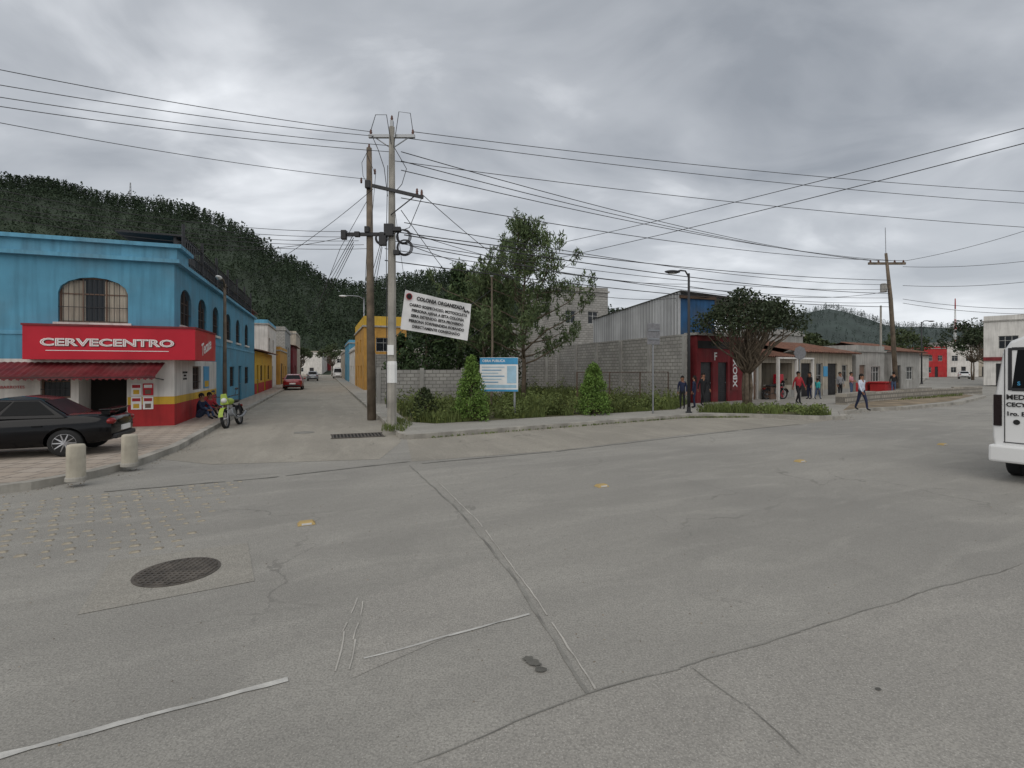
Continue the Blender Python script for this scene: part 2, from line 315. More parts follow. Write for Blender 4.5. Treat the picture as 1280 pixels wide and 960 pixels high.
gl([(130,615),(330,598),(512,577)],.05,'joint','road_joint',.010,.05)
for c,r in ((G(668,830),.06),(G(676,838),.045),(G(660,824),.04),(G(1098,863),.022)):
    MB().sheet([(c.x+r*U(.5,1.2)*math.cos(a*.7),c.y+r*U(.4,1)*math.sin(a*.7)) for a in range(9)],.011).build('tar_spot','tar',mr)
q=G(222,715); t=thing('manhole_cover','round dark iron manhole cover set in the road at lower left','manhole cover',(q.x,q.y,0))
MB(RZ(R(28))).sheet([(-.62,-.66),(.66,-.6),(.62,.6),(-.64,.66)],.004).build('surround','patch',t)
m2=MB().lathe([(.37,.005),(.37,.010),(.355,.012),(.01,.012)],32)
for i in range(-6,7):
    L=math.sqrt(max(0,.335**2-(i*.053)**2)); m2.box(-L,L,i*.053-.012,i*.053+.012,.0125,.018)
    m2.box(i*.053-.012,i*.053+.012,-L,L,.0128,.0185)
m2.build('lid','cast',t)
q=G(380,541); t=thing('manhole_cover','small faint manhole lid in the side street beside the grate','manhole cover',(q.x,q.y,.004)); MB().lathe([(.3,.001),(.3,.008),(.01,.01)],24).build('lid','joint',t)
q=G(447,545); t=thing('drain_grate','long dark iron storm drain grate across the side street','drain grate',(q.x,q.y,.005),A1)
MB().box(-.72,.72,-.42,.42,-.01,.003).build('pit','dark',t); m2=MB()
for i in range(15): m2.box(-.7+i*.098,-.66+i*.098,-.4,.4,.004,.02)
m2.box(-.75,.75,-.46,-.41,.004,.022).box(-.75,.75,.41,.46,.004,.022); m2.build('grate','cast',t)
st0=None; a_,b_=V((-.30,.954,0)),V((-.87,-.49,0)); o_=V((-3.75,5.75,0))
for i in range(15):
    for j in range(22):
        p=o_+a_*(.245*i+U(-.025,.025))+b_*(.19*j+(i%2)*.10+U(-.025,.025))
        if p.x<-p.y*1.04 or U(0,1)<.1: continue
        if not inpoly(p.x,p.y,KL+[(-120,150),(-120,-3.4)]):
            if st0 is None: o=st0=MB().box(-.055,.055,-.04,.04,.0,.015,.02,.016).build('road_stud','studc')
            else: o=st0.copy(); COL.objects.link(o)
            o.location=(p.x,p.y,.001); o.rotation_euler=(0,0,R(28)+U(-.25,.25)); s=U(.5,1.0); o.scale=(s,s,U(.3,1)); tag(o,'worn tan stud in the dense rows across the left end of the main road','road stud','studs in the speed strip')
for (x,y),lb in zip(((383,655),(752,608),(1000,577),(1178,556)),('nearest single yellow stud, right of the stud strip','single yellow stud in the middle of the road below the lot','single yellow stud on the road left of the white van','farthest single yellow stud close to the white van')):
    o=MB().box(-.11,.11,-.08,.08,0,.04,.035,.03).build('road_stud','studr',bevel=.008); o.location=G(x,y); o.rotation_euler=(0,0,R(25)); tag(o,lb,'road stud')
    MB().box(-.06,.06,-.078,-.062,.008,.028).build('reflector','lampwh',o)
# loose gravel along the kerbs and over the road
mb=MB()
def peb(x,y,s): 
    a=U(0,6.28); q=[V((x+s*U(.6,1.2)*math.cos(a+k*2.09),y+s*U(.6,1.2)*math.sin(a+k*2.09),0)) for k in range(3)]; mb.add(q+[V((x,y,s*U(.5,.9)))],[(0,1,3),(1,2,3),(2,0,3)])
for pts,o0 in ((KL[1:7],-1),(KR[1:12],-1)):
    for p,q in zip(pts,pts[1:]):
        p,q=V((*p,0)),V((*q,0)); n=V((q.y-p.y,p.x-q.x,0)).normalized()
        for _ in range(int((q-p).length*22)): c=p+(q-p)*U(0,1)+n*(.06+abs(rnd.gauss(0,.22))); peb(c.x,c.y,U(.008,.028))
for _ in range(900): 
    d=U(2.2,14); peb(U(-1,1)*d,d,U(.005,.012))
tag(mb.build('gravel','pebble'),'loose grit and small stones along kerbs and scattered over the road','gravel',kind='stuff')
# hills
def ridge(pts,x):
    for (a,b),(c,d) in zip(pts,pts[1:]):
        if a<=x<=c: return b+(d-b)*(x-a)/(c-a)
    return pts[-1][1]
def hill(pts,d0,d1,name,leafm,n,tsz,lbl,drop,gm,step=12):
    x0,x1=pts[0][0],pts[-1][0]; nx=int((x1-x0)/step); ny=14; vs=[]
    def pt(x,t):
        top=P(x,ridge(pts,x)+drop,d1); d=d0+(d1-d0)*t; s=t*t*(3-2*t)*.55+t*.45; q=V(((x-640)/F*d,d,max(-.5,top.z*s)))
        q.z+=(NZ.noise(q*.018)*9+NZ.noise(q*.05)*3)*min(1,t*3)*(1-t*.7)*min(1,d1/400); return q
    for j in range(ny+3):
        for i in range(nx+1):
            x=x0+(x1-x0)*i/nx
            if j<=ny: vs.append(pt(x,j/ny))
            else:
                q=pt(x,1); k=(j-ny)*.3; vs.append(V((q.x*(1+k),q.y*(1+k),q.z*(1-.5*(j-ny)))))
    fs=[(j*(nx+1)+i,j*(nx+1)+i+1,(j+1)*(nx+1)+i+1,(j+1)*(nx+1)+i) for j in range(ny+2) for i in range(nx)]
    struct(MB().add(vs,fs).build(name,gm,smooth=True)); mb=MB()
    for k in range(n):
        t=U(.04,1)**.8 if k%4 else U(.93,1); q=pt(U(x0,x1),min(t,.995)); h=tsz*U(.5,1.3)*(1.25 if U(0,1)<.08 else 1); cone=U(0,1)<.5; r=h*(.2 if cone else .36)
        for _ in range(40):
            z=U(.05,1); rr=r*((1-z)*1.15+.1 if cone else math.sqrt(max(.05,1-(2*z-1.1)**2))); a=U(0,6.28); rr*=U(.3,1)**.5
            mb.leaf((q.x+rr*math.cos(a),q.y+rr*math.sin(a),q.z+z*h),h*.115,.8,.5)
    tag(mb.build('forest',leafm),lbl,'forest',kind='stuff')
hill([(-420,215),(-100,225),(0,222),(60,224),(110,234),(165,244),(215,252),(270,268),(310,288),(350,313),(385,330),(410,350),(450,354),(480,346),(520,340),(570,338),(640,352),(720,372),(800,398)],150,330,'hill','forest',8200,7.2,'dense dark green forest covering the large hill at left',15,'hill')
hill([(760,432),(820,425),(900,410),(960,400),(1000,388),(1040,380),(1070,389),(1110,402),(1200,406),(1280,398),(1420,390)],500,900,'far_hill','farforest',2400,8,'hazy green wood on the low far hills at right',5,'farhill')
t=thing('radio_mast','thin lattice radio mast on the crest of the forested hill','mast',P(163,248,322)); m2=MB()
for a in (0,2.1,4.2): m2.tube([(1.1*math.cos(a),1.1*math.sin(a),-4),(.2*math.cos(a),.2*math.sin(a),10)],.13,4)
for k in range(7): m2.lathe([(1.-.12*k,k*2-3.),(1.-.12*k,k*2-2.8)],6)
m2.build('lattice','steel',t)
# ---------------------------------------------------------------- building helpers
def facade(mb,x0,x1,z0,z1,ops,dep=.16):
    xs=sorted({x0,x1,*[o[0] for o in ops],*[o[1] for o in ops]}); zs=sorted({z0,z1,*[min(max(o[2],z0),z1) for o in ops],*[min(max(o[3],z0),z1) for o in ops]})
    for a,b in zip(xs,xs[1:]):
        for c,d in zip(zs,zs[1:]):
            mx,mz=(a+b)/2,(c+d)/2
            if not any(o[0]<mx<o[1] and o[2]<mz<o[3] for o in ops): mb.quad((a,0,c),(b,0,c),(b,0,d),(a,0,d))
    for o in ops:
        a,b,c,d=o[:4]; D=.9 if o[4]=='o' else dep
        if d>z1+.01 or c<z0-.01: continue
        if o[4]=='a':
            r=(b-a)/2; k=8; hh=min(r,(d-c)*.35); ar=[(a+r-r*math.cos(PI*i/k),d-hh+hh*math.sin(PI*i/k)) for i in range(k+1)]
            for p,q in zip(ar,ar[1:]):
                mb.quad((p[0],0,p[1]),(q[0],0,q[1]),(q[0],0,d),(p[0],0,d)); mb.quad((p[0],0,p[1]),(p[0],D,p[1]),(q[0],D,q[1]),(q[0],0,q[1]))
        else: mb.quad((a,0,d),(a,D,d),(b,D,d),(b,0,d))
        mb.quad((a,0,c),(a,D,c),(a,D,d),(a,0,d)); mb.quad((b,0,d),(b,D,d),(b,D,c),(b,0,c)); mb.quad((a,0,c),(b,0,c),(b,D,c),(a,D,c))
def opening(par,mtx,o,dep=.16,fm='frame'):
    a,b,c,d,k=o[:5]; m=MB(mtx); f=.05; y0,y1=dep-.06,dep-.01
    if k in 'wa':
        for q in ((a,a+f,c,d),(b-f,b,c,d),(a+f,b-f,c,c+f),(a+f,b-f,d-f,d)): m.box(q[0],q[1],y0,y1,q[2],q[3])
        n=max(1,round((b-a)/.55))
        for i in range(1,n): x=a+(b-a)*i/n; m.box(x-.02,x+.02,y0+.005,y1,c+f,d-f)
        m.box(a+f,b-f,y0+.01,y1,c+(d-c)*.62,c+(d-c)*.62+.035)
        fr=m.build('window',fm,par); MB(mtx).quad((a,dep-.02,c),(b,dep-.02,c),(b,dep-.02,d),(a,dep-.02,d)).build('pane','glass',fr)
        if 'b' in o[5:]:
            g=MB(mtx); 
            for i in range(1,int((b-a)/.13)): x=a+i*.13; g.tube([(x,.03,c),(x,.03,d-.05)],.009,4)
            g.box(a,b,.02,.035,c+(d-c)*.33,c+(d-c)*.33+.02); g.build('window_bars','iron',fr)
        if 'c' in o[5:]:
            n=14; yy=dep-.024
            for x0_,x1_ in ((a+.06,a+(b-a)*.36),(b-(b-a)*.36,b-.06)):
                g=MB(mtx)
                for i in range(n):
                    p,q=x0_+(x1_-x0_)*i/n,x0_+(x1_-x0_)*(i+1)/n; g.quad((p,yy-.012*(i%2),c+.06),(q,yy-.012*((i+1)%2),c+.06),(q,yy-.012*((i+1)%2),d-.1),(p,yy-.012*(i%2),d-.1))
                g.build('curtain','cream',fr)
    elif k=='o': MB(mtx).quad((a,.895,c),(b,.895,c),(b,.895,d),(a,.895,d)).build('interior','dark',par)
    else:
        m.box(a,b,dep-.05,dep,c,d)
        if k=='s':
            for i in range(int((d-c)/.12)): m.box(a+.02,b-.02,dep-.075,dep-.05,c+i*.12+.02,c+i*.12+.09)
        else:
            for zz_ in (c+.15,c+(d-c)*.55): m.box(a+.12,b-.12,dep-.07,dep-.05,zz_,zz_+(d-c)*.35)
        dr=m.build('door',o[5] if len(o)>5 and o[5] in M else 'iron',par); MB(mtx).ell((b-.12,dep-.09,c+(d-c)*.48),(.03,.03,.03)).build('handle','steel',dr)
def house(name,label,cat,loc,rz,w_,dp,h,wm,ops=(),rops=(),lops=(),roof='flat',rm='tile',band=None,cornice=None,fm='wframe',group=None,par=.35):
    t=thing(name,label,cat,loc,rz,group); m=MB(); mR=T((w_,0,0))@RZ(PI/2); mL=T((0,dp,0))@RZ(-PI/2)
    facade(m,0,w_,0,h,ops); m.M=mR; facade(m,0,dp,0,h,rops); m.M=mL; facade(m,0,dp,0,h,lops); m.M=MX(); m.quad((w_,dp,0),(0,dp,0),(0,dp,h),(w_,dp,h))
    m.build('wall',wm,t)
    for o in ops: opening(t,MX(),o,fm=fm)
    for o in rops: opening(t,mR,o,fm=fm)
    for o in lops: opening(t,mL,o,fm=fm)
    r=MB()
    if roof=='flat':
        r.box(-.12,w_+.12,-.12,dp+.12,h,h+.14); r.build('roof','grey',t)
        if par:
            p=MB(); p.box(0,w_,0,.15,h+.14,h+.14+par).box(0,.15,.15,dp,h+.14,h+.14+par).box(w_-.15,w_,.15,dp,h+.14,h+.14+par); p.build('parapet',cornice or wm,t)
    else:                      # tiled lean to rising away from the street
        rise=.9; n=max(4,int((w_+.8)/.24))
        for i in range(n):
            x=-.4+(w_+.8)*i/n; x2=-.4+(w_+.8)*(i+1)/n; xm=(x+x2)/2
            r.quad((x,-.5,h),(xm,-.5,h+.07),(xm,dp*.6,h+rise+.07),(x,dp*.6,h+rise)); r.quad((xm,-.5,h+.07),(x2,-.5,h),(x2,dp*.6,h+rise),(xm,dp*.6,h+rise+.07))
        r.quad((-.4,-.5,h-.03),(w_+.4,-.5,h-.03),(w_+.4,dp*.6,h+rise-.03),(-.4,dp*.6,h+rise-.03)); r.quad((-.4,dp*.6,h+rise),(w_+.4,dp*.6,h+rise),(w_+.4,dp,h),(-.4,dp,h)); r.build('roof',rm,t)
    if band:
        bm_,bz=band; xs=[0]+sorted(sum([[o[0],o[1]] for o in ops if o[2]<bz],[]))+[w_]
        for a,c in zip(xs[::2],xs[1::2]):
            if c-a>.05: MB().box(a,c,-.006,.03,0,bz).build('base_band',bm_,t)
    return t
def tank(par,x,y,z): MB().lathe([(.5,0),(.55,.1),(.55,.9),(.3,1.05),(.2,1.15)],14,(x,y,z)).build('water_tank','iron',par)
# ---------------------------------------------------------------- blue corner building
C0=V((-11.08,16.8,.12)); t=thing('corner_building','bright blue two storey corner building with red drink shop sign','building',C0,A1)
mS=RZ(PI/2); LB=20.7
fo=[(-3.07,-1.27,3.3,4.72,'a','b','c'),(-6.6,-5,3.3,4.72,'a','b'),(-2.55,-1.3,0,1.95,'o'),(-3.5,-2.75,.95,1.75,'w','b'),(-8,-6.5,0,2.,'s')]
so_=[(.75,2.3,3.35,4.65,'a','b'),(3.4,4.9,3.35,4.65,'a','b'),(6.2,7.6,3.35,4.65,'a','b'),(9.3,10.9,3.3,4.65,'a','b'),(12.6,14.,3.3,4.65,'a','b'),(16,17.5,3.3,4.65,'a','b'),
 (2.5,3.9,1.05,1.95,'w','b'),(8.3,9.4,0,2.0,'d','bluetrim'),(10.6,12.,.9,1.95,'w','b'),(13.5,14.6,0,2.,'d','iron'),(16.,17.6,.9,1.95,'w','b')]
lo,hi=MB(),MB(); ZS=2.16
facade(lo,-14,0,0,ZS,[o for o in fo if o[3]<ZS]); facade(hi,-14,0,ZS,5.36,[o for o in fo if o[2]>ZS])
lo.M=mS; facade(lo,0,7.,0,ZS,[o for o in so_ if o[3]<ZS and o[1]<7]); hi.M=mS; facade(hi,0,LB,ZS,5.36,[o for o in so_ if o[2]>ZS]); facade(hi,7.,LB,0,ZS,[o for o in so_ if o[3]<ZS and o[0]>7])
hi.M=MX(); hi.quad((0,LB,0),(-14,LB,0),(-14,LB,5.36),(0,LB,5.36))
lo.build('lower_wall','white',t); hi.build('upper_wall','blue',t)
for o in fo: opening(t,MX(),o)
for o in so_: opening(t,mS,o)
k=MB().box(-14,.18,-.18,.0,5.3,5.42).box(-14,.1,-.1,.0,5.42,5.78).box(-14,.24,-.24,.0,5.78,5.9); k.M=mS
k.box(0,LB,-.18,0,5.3,5.42).box(0,1.4,-.1,.0,5.42,5.78).box(0,1.5,-.24,.0,5.78,5.9); k.M=MX(); k.box(-14,0,0,LB,5.36,5.42); k.build('cornice','bluetrim',t)
k=MB().box(-14,.03,-.03,0,2.9,3.02); k.M=mS; k.box(0,LB,-.03,0,2.9,3.02); k.build('string_course','bluetrim',t)
for mm_,oo in ((MX(),fo),(mS,so_)):
    for o in oo:
        if o[4]=='a': MB(mm_).box(o[0]-.1,o[1]+.1,-.07,0,o[2]-.1,o[2]-.002).build('window_sill','white',t)
k=MB().box(-1.28,.006,-.006,.02,0,.70); k.M=mS; k.box(.02,7.,-.006,.02,0,.70); k.build('base_band','red',t)
k=MB().box(-1.28,.005,-.005,.02,.702,.95); k.M=mS; k.box(.02,7.,-.005,.02,.702,.95); k.build('base_band','yellow',t)
k=MB().box(-3.75,.68,-.42,-.005,2.14,3.18); k.box(.01,.68,-.004,2.9,2.14,3.18); sg=k.build('shop_sign','signred',t)
text(sg,'CERVECENTRO',T((-1.60,-.425,2.635))@FX,.31,'darkred',bold=.018,sx=1.6,ext=.002)
text(sg,'CERVECENTRO',T((-1.62,-.434,2.65))@FX,.31,'wht',bold=.011,sx=1.6)
text(sg,'CERVECENTRO',T((-1.62,-.442,2.65))@FX,.31,'signred',bold=-.012,sx=1.6,ext=.002)
MB().box(-3.2,-.05,-.428,-.421,2.4,2.42).build('underline','wht',sg)
text(sg,'Tecate',T((.686,1.25,2.62))@RZ(PI/2)@FX@MX.Rotation(R(12),4,'Z'),.58,'wht',bold=.008,shear=.2)
MB().box(-3.78,.71,-.45,-.421,3.15,3.21).box(.681,.71,-.421,2.92,3.15,3.21).build('sign_edge','darkred',sg)
k=MB(); n=56
for i in range(n):
    x=-4.75+4.5*i/n; x2=-4.75+4.5*(i+1)/n; q=.011 if i%2 else -.011; q2=-q
    k.quad((x,-1.05,1.66+q),(x2,-1.05,1.66+q2),(x2,-.02,2.06+q2),(x,-.02,2.06+q)); k.quad((x,-1.055,1.54),(x2,-1.055,1.54+(.03 if i%2 else -.03)),(x2,-1.05,1.66+q2),(x,-1.05,1.66+q))
aw=k.build('awning','awn',t); k=MB()
for x in (-4.7,-.3): k.tube([(x,-.03,1.5),(x,-1.03,1.58)],.02,6)
k.tube([(-4.75,-1.04,1.6),(-.25,-1.04,1.6)],.018,6); k.build('awning_frame','iron',aw)
for i,(x0,x1,z0,z1) in enumerate(((-1.18,-.9,1.0,1.38),(-.86,-.58,1.0,1.38),(-1.18,-.9,.55,.95),(-.86,-.58,.55,.95))):
    pp=MB().box(x0,x1,-.03,-.008,z0,z1).build('poster','wht' if i!=1 else 'signred',t)
    MB().box(x0+.03,x1-.03,-.034,-.031,z1-.14,z1-.04).build('print','inkred' if i!=1 else 'wht',pp); MB().box(x0+.06,x1-.06,-.034,-.031,z0+.04,z0+.18).build('print','frame' if i%2 else 'yellow',pp)
for i,s in enumerate(('CERVECENTRO','BEBIDAS','LAS 24 HRS')): text(t,s,T((.008,1.35,1.72-.11*i))@RZ(PI/2)@FX,.1,'ink',bold=.001)
pp=MB(mS).box(4.3,5.3,-.03,-.008,1.05,1.95).build('poster','bluep',t); MB(mS).box(4.4,5.2,-.034,-.031,1.1,1.35).build('print','yellow',pp)
text(t,'ABARROTES',T((-4.2,-.01,1.3))@FX,.12,'inkred')
k=MB(mS)
for i in range(62): y=1.6+i*.3; k.tube([(y,.1,5.42),(y,.1,6.6)],.022,4)
for z in (5.75,6.1,6.6): k.tube([(1.6,.1,z),(19.9,.1,z)],.032,6)
for y in (1.6,4.6,7.6,10.6,13.6,16.6,19.6): k.tube([(y,.1,5.42),(y,.1,7.)],.055,6)
k.build('roof_railing','iron',t)
k=MB(mS)
for a,b,z in ((3.2,6.4,6.9),(7.2,11.6,6.7),(12.8,15.6,7.0),(16.4,19.4,6.6)): k.box(a,b,.7,.78,5.42,z).box(a-.1,b+.1,.5,2.6,z+.002,z+.07)
k.build('roof_screen','iron',t)
k=MB().box(-6,-2.8,4.5,15.,5.42,6.5); k.build('roof_room','c_greyc',t)
tank(t,-9,9,5.42)
def lamp(label,loc,h,dirn,arm,m='iron',pr=.07,head='wht',group=None):
    o=thing('street_lamp',label,'street lamp',loc); d_=V(dirn).normalized()
    MB().tube([(0,0,0),(0,0,h*.5),(0,0,h)],[pr,pr*.85,pr*.65],10).build('pole',m,o,True); MB().lathe([(pr*2,0),(pr*2,.04),(pr*1.3,.06),(pr*1.1,.25)],10).build('base',m,o)
    MB().tube([(0,0,h-.15),d_*arm*.3+V((0,0,h+.1)),d_*arm*.7+V((0,0,h+.12)),d_*arm+V((0,0,h+.08))],pr*.5,8).build('arm',m,o,True)
    hd=MB(T(d_*(arm+.2)+V((0,0,h+.06)))@RZ(math.atan2(d_.y,d_.x))).ell((0,0,0),(.34,.12,.075),12,8).build('lamp_head',head,o,True); MB(T(d_*(arm+.2)+V((0,0,h-.01)))@RZ(math.atan2(d_.y,d_.x))).ell((0,0,0),(.2,.08,.025),10,6).build('lamp_glass','lampwh',hd)
    return o
lamp('slim dark street lamp close to the side wall of the blue building',G(281,513,.12),5.6,-u,1.2,'wood',.09)
lamp('black street lamp with short arm before the red shop front',G(861,516,.12),5.85,(-1,-.05,0),.5,'iron',.07,'iron')
lamp('grey street lamp beside the orange house up the side street',V((-13.3,46,.12)),8.2,-v,1.6,'steel',.08)
lamp('far street lamp by the bend of the right hand road',G(1152,480,.12),7.3,(1,-.2,0),.8,'iron',.09,'iron')
# ---------------------------------------------------------------- houses up the side street
def left(y0): return C0+u*y0
AL=A1+PI/2
house('yellow_house','low yellow house with red base and clay tile roof next to blue building','house',left(20.9),AL,13,7,3.1,'yellow',[(1.2,2.2,0,2.1,'d','frame'),(3.5,4.7,.9,2.1,'w','b'),(6.2,7.2,0,2.1,'d','iron'),(9,10.2,.9,2.1,'w','b')],roof='tile',band=('red',.75))
t=house('terrace_house','two storey white house with blue parapet left of side street','house',left(34.2)-v*.4,AL,9,8,6.0,'white',[(1,2.2,.9,2.,'w'),(4,5.2,0,2.1,'d','iron'),(1,2.4,3.4,4.8,'w'),(5,6.4,3.4,4.8,'w')],lops=[(2,3.4,4.,5.2,'w'),(5,6.4,4.,5.2,'w')],cornice='bluetrim'); tank(t,4,3,6.14)
MB().box(2,7,2,6,6.14,7.6).build('roof_room','red',t); MB().box(1.7,7.3,1.6,6.3,7.602,7.7).build('roof_sheet','rust',t)
house('terrace_house','ochre one storey house with metal shutter left of side street','house',left(43.6),AL,12,8,3.8,'orange',[(1,3.5,0,2.4,'s'),(5,6,0,2.1,'d','iron'),(8,9.5,.9,2.1,'w')])
t=house('terrace_house','grey unfinished block house far along left of side street','house',left(56)-v*.3,AL,12,8,7.,'block',[(1,2.4,.9,2.,'w'),(6,7.2,0,2.1,'d','iron'),(2,3.4,3.5,4.8,'w'),(7,8.4,3.5,4.8,'w')],lops=[(2,3.4,4.8,6.2,'w')]); tank(t,5,4,7.14)
house('terrace_house','dark red house far along left of side street','house',left(68.5),AL,14,8,5.4,'darkred',[(1,2.4,.9,2.,'w'),(6,8.5,0,2.3,'s'),(10,11.2,.9,2.1,'w')],roof='tile')
house('terrace_house','cream house at far left end of side street','house',left(83)-v*.2,AL,18,8,8.2,'cream',[(1,2.4,.9,2.,'w'),(6,7.,0,2.1,'d','iron'),(10,11.2,3.4,4.6,'w')],lops=[(2,3.4,5.4,6.8,'w')])
t=house('terrace_house','white upper floor house rising behind the yellow house','house',left(24)-v*9,AL,9,7,5.9,'white',[(1,2.4,3.7,4.8,'w'),(5,6.4,3.7,4.8,'w')],lops=[(2,3.4,3.8,4.9,'w')],cornice='red'); tank(t,5,3,6.04)
t=house('terrace_house','pale three storey house standing back behind the ochre house','house',left(45)-v*8.4,AL,10,8,8.6,'white',[(1,2.4,4.4,5.6,'w'),(4,5.4,4.4,5.6,'w'),(7,8.4,4.4,5.6,'w'),(1,2.4,6.9,8.,'w'),(4,5.4,6.9,8.,'w')],lops=[(2,3.4,6.2,7.6,'w'),(5,6.4,6.2,7.6,'w')],cornice='grey'); tank(t,3,3,8.74)
RS=V((-1.95,14.65,.12)); AR=A1-PI/2
def right(t1): return RS+u*t1
house('orange_house','orange yellow two storey house right of side street behind dark trees','house',right(44),AR,13,3.6,5.4,'orange',[(2,3.2,0,2.1,'d','frame'),(5,6.4,.9,2.1,'w'),(9,10.4,.9,2.1,'w'),(3,4.4,3.3,4.5,'w'),(8,9.4,3.3,4.5,'w')],rops=[(1,2.3,3.3,4.5,'w','b'),(1.2,2.4,.9,2.,'w','b')],cornice='yellow',par=.8)
house('terrace_house','low white house with grey door right of side street','house',right(57),AR,12,8,3.8,'white',[(2,3.2,0,2.1,'d','iron'),(5,6.4,.9,2.1,'w'),(9,10.4,.9,2.1,'w')])
house('terrace_house','blue house farther on right of side street','house',right(72),AR,14,8,5.2,'blue',[(2,4.6,0,2.3,'s'),(6,7.4,.9,2.1,'w'),(3,4.4,3.3,4.5,'w'),(9,10.4,3.3,4.5,'w')])
house('terrace_house','cream house at far right end of side street','house',right(94),AR,20,8,4.4,'cream',[(2,3.2,0,2.1,'d','iron'),(7,8.4,.9,2.1,'w'),(12,13.4,.9,2.1,'w')])
for i,(x,d,c,h,lb) in enumerate(((384,150,'white',6,'small white house closing the far end of side street'),(400,165,'cream',7.,'small cream house beyond the end of the side street'),(414,158,'darkred',5,'small dark red house at end of side street behind the van'),(430,140,'white',6.5,'pale house at right of the far street end'))):
    house('far_house',lb,'house',P(x,460,d)-V((3.5,0,2)),R(8),7.5,7,h,c,[(1,2.3,.9,2.1,'w'),(4,5.2,0,2.1,'d','iron'),(1.5,2.8,3.4,4.5,'w')])
# ---------------------------------------------------------------- lot walls and shed
t=thing('block_wall','long grey concrete block wall along the right side of the weedy lot','wall',(9.4,27,.1),A1+PI/2)
MB().box(0,15.8,0,.18,0,3.6).build('wall','block',t)
for i in range(6): MB().box(.05+i*3.1,.3+i*3.1,.185,.3,0,3.6).build('pier','grey',t)
MB().box(0,15.8,-.02,.2,3.602,3.7).build('coping','grey',t)
t=thing('block_wall','grey block wall along the far back of the weedy lot','wall',V((-10.2,36.9,.1)),A1)
MB().box(0,14.6,0,.18,0,2.9).build('wall','block',t)
for i in range(5): MB().box(i*3.4+.1,i*3.4+.35,-.1,-.003,0,3.).build('pier','grey',t)
t=thing('block_wall','low pale block wall standing left of the notice board behind the banner','wall',V((-7.2,27.2,.1)),A1)
MB().box(0,7.2,0,.16,0,1.8).build('wall','block',t)
for i in range(4): MB().box(i*2.3,i*2.3+.22,-.08,-.003,0,1.9).build('pier','grey',t)
t=thing('metal_shed','corrugated zinc sided shed with blue front rising behind the block wall','shed',(9.4,27,.1),A1+PI/2)
k=MB(); n=76; f_=lambda x:6.15-.07*x
for i in range(n):
    x=.9+9.6*i/n; x2=.9+9.6*(i+1)/n; a,b=((i%2)*.085,((i+1)%2)*.085); k.quad((x,-.1+a,3.7),(x2,-.1+b,3.7),(x2,-.1+b,f_(x2)),(x,-.1+a,f_(x)))
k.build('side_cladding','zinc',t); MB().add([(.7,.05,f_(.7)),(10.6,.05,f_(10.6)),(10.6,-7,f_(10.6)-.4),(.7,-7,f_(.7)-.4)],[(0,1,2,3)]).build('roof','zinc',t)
MB().box(.9,1.05,-2.4,-.1,0,5.85).build('front_wall','deepblue',t); MB().box(.8,.896,-2.45,-.0,5.7,5.87).build('beam','rust',t)
house('grey_tower_house','tall bare grey block house showing above the lot wall behind the tree','house',(3.7,44,.1),A1,5.2,7,8.6,'block',[(1.0,2.0,5.8,6.9,'w'),(3.2,4.2,5.8,6.9,'w')],lops=[(2,3.3,5.6,6.9,'w')],par=.3)
house('grey_tower_house','lower bare block house left of the tall one behind the tree','house',(-1.6,48,.1),A1,5,7,6.0,'block',[(1.0,2.2,4.,5.2,'w')],par=.0)
# ---------------------------------------------------------------- shop row
C1=V((9.56,27.2,.12))
def row(x): return C1+w*x
t=house('red_shop','dark red shop with vertical white lettering at corner of the lot','shop',row(.4),A2,4.35,1.5,3.65,'darkred',[(.35,1.4,0,2.2,'d','iron'),(1.9,2.8,0,2.2,'s')],par=0)
MB().box(3.1,3.8,-.05,-.004,.6,2.55).build('sign_panel','darkred',t)
text(t,'XBOX',T((3.45,-.056,1.58))@FX@MX.Rotation(PI/2,4,'Z'),.56,'wht',bold=.012)
text(t,'F',T((1.65,-.012,2.5))@FX,.6,'wht',bold=.01); MB().box(.1,2.9,-.03,-.004,2.95,3.35).build('sign_panel','ink',t)
t=house('small_shop','narrow white shop front with pink poster between red shop and tiled shop','shop',row(4.8),A2,1.5,6,3.0,'white',[(.95,1.4,0,2.,'d','frame')],par=0)
p_=MB().box(.08,.9,-.04,-.004,.15,2.5).build('poster','wht',t); text(p_,'ESTETICA',T((.49,-.046,2.2))@FX,.17,'inkred',bold=.002); MB().box(.2,.78,-.045,-.041,.3,1.2).build('print','inkred',p_); MB().ell((.49,-.043,1.55),(.2,.005,.25)).build('print','c_pink',p_)
t=house('tiled_shop','open fronted shop with clay tile roof and white posts','shop',row(6.35),A2,4.1,6,2.55,'cream',[(.3,1.9,0,2.2,'o'),(2.25,3.8,.8,2.2,'o')],roof='tile',band=('grey',.5))
for x in (0,2.05,4.): MB().box(x,x+.14,-1.2,-1.06,0,2.42).build('porch_post','white',t)
MB().box(0,4.14,-1.22,-1.04,2.422,2.52).build('porch_beam','white',t)
MB().box(.4,1.3,-.5,-.1,0,.8).build('counter','frame',t); MB().box(.35,1.35,-.55,-.05,.802,.86).build('counter_top','grey',t)
MB().box(1.5,1.95,-.45,-.05,0,1.5).build('drink_fridge','signred',t,bevel=.02)
t=house('long_house','long cream house with black doors and worn clay tile eaves','house',row(10.7),A2,7.9,6,2.9,'cream',[(.6,1.9,0,2.2,'d','ink'),(2.6,3.5,0,2.2,'w','b'),(4.2,5.6,0,2.2,'d','ink'),(6.3,7.2,.9,2.1,'w','b')],roof='tile',band=('grey',.4))
MB().box(3.55,4.1,-.04,-.004,1.3,2.).build('poster','bluep',t)
house('grey_house','plain grey two storey house behind the right shop row','house',row(15)+V((-2,5,0)),A2,6,7,4.6,'grey',[(1,2.2,2.9,3.9,'w'),(3.6,4.8,2.9,3.9,'w')],par=.3)
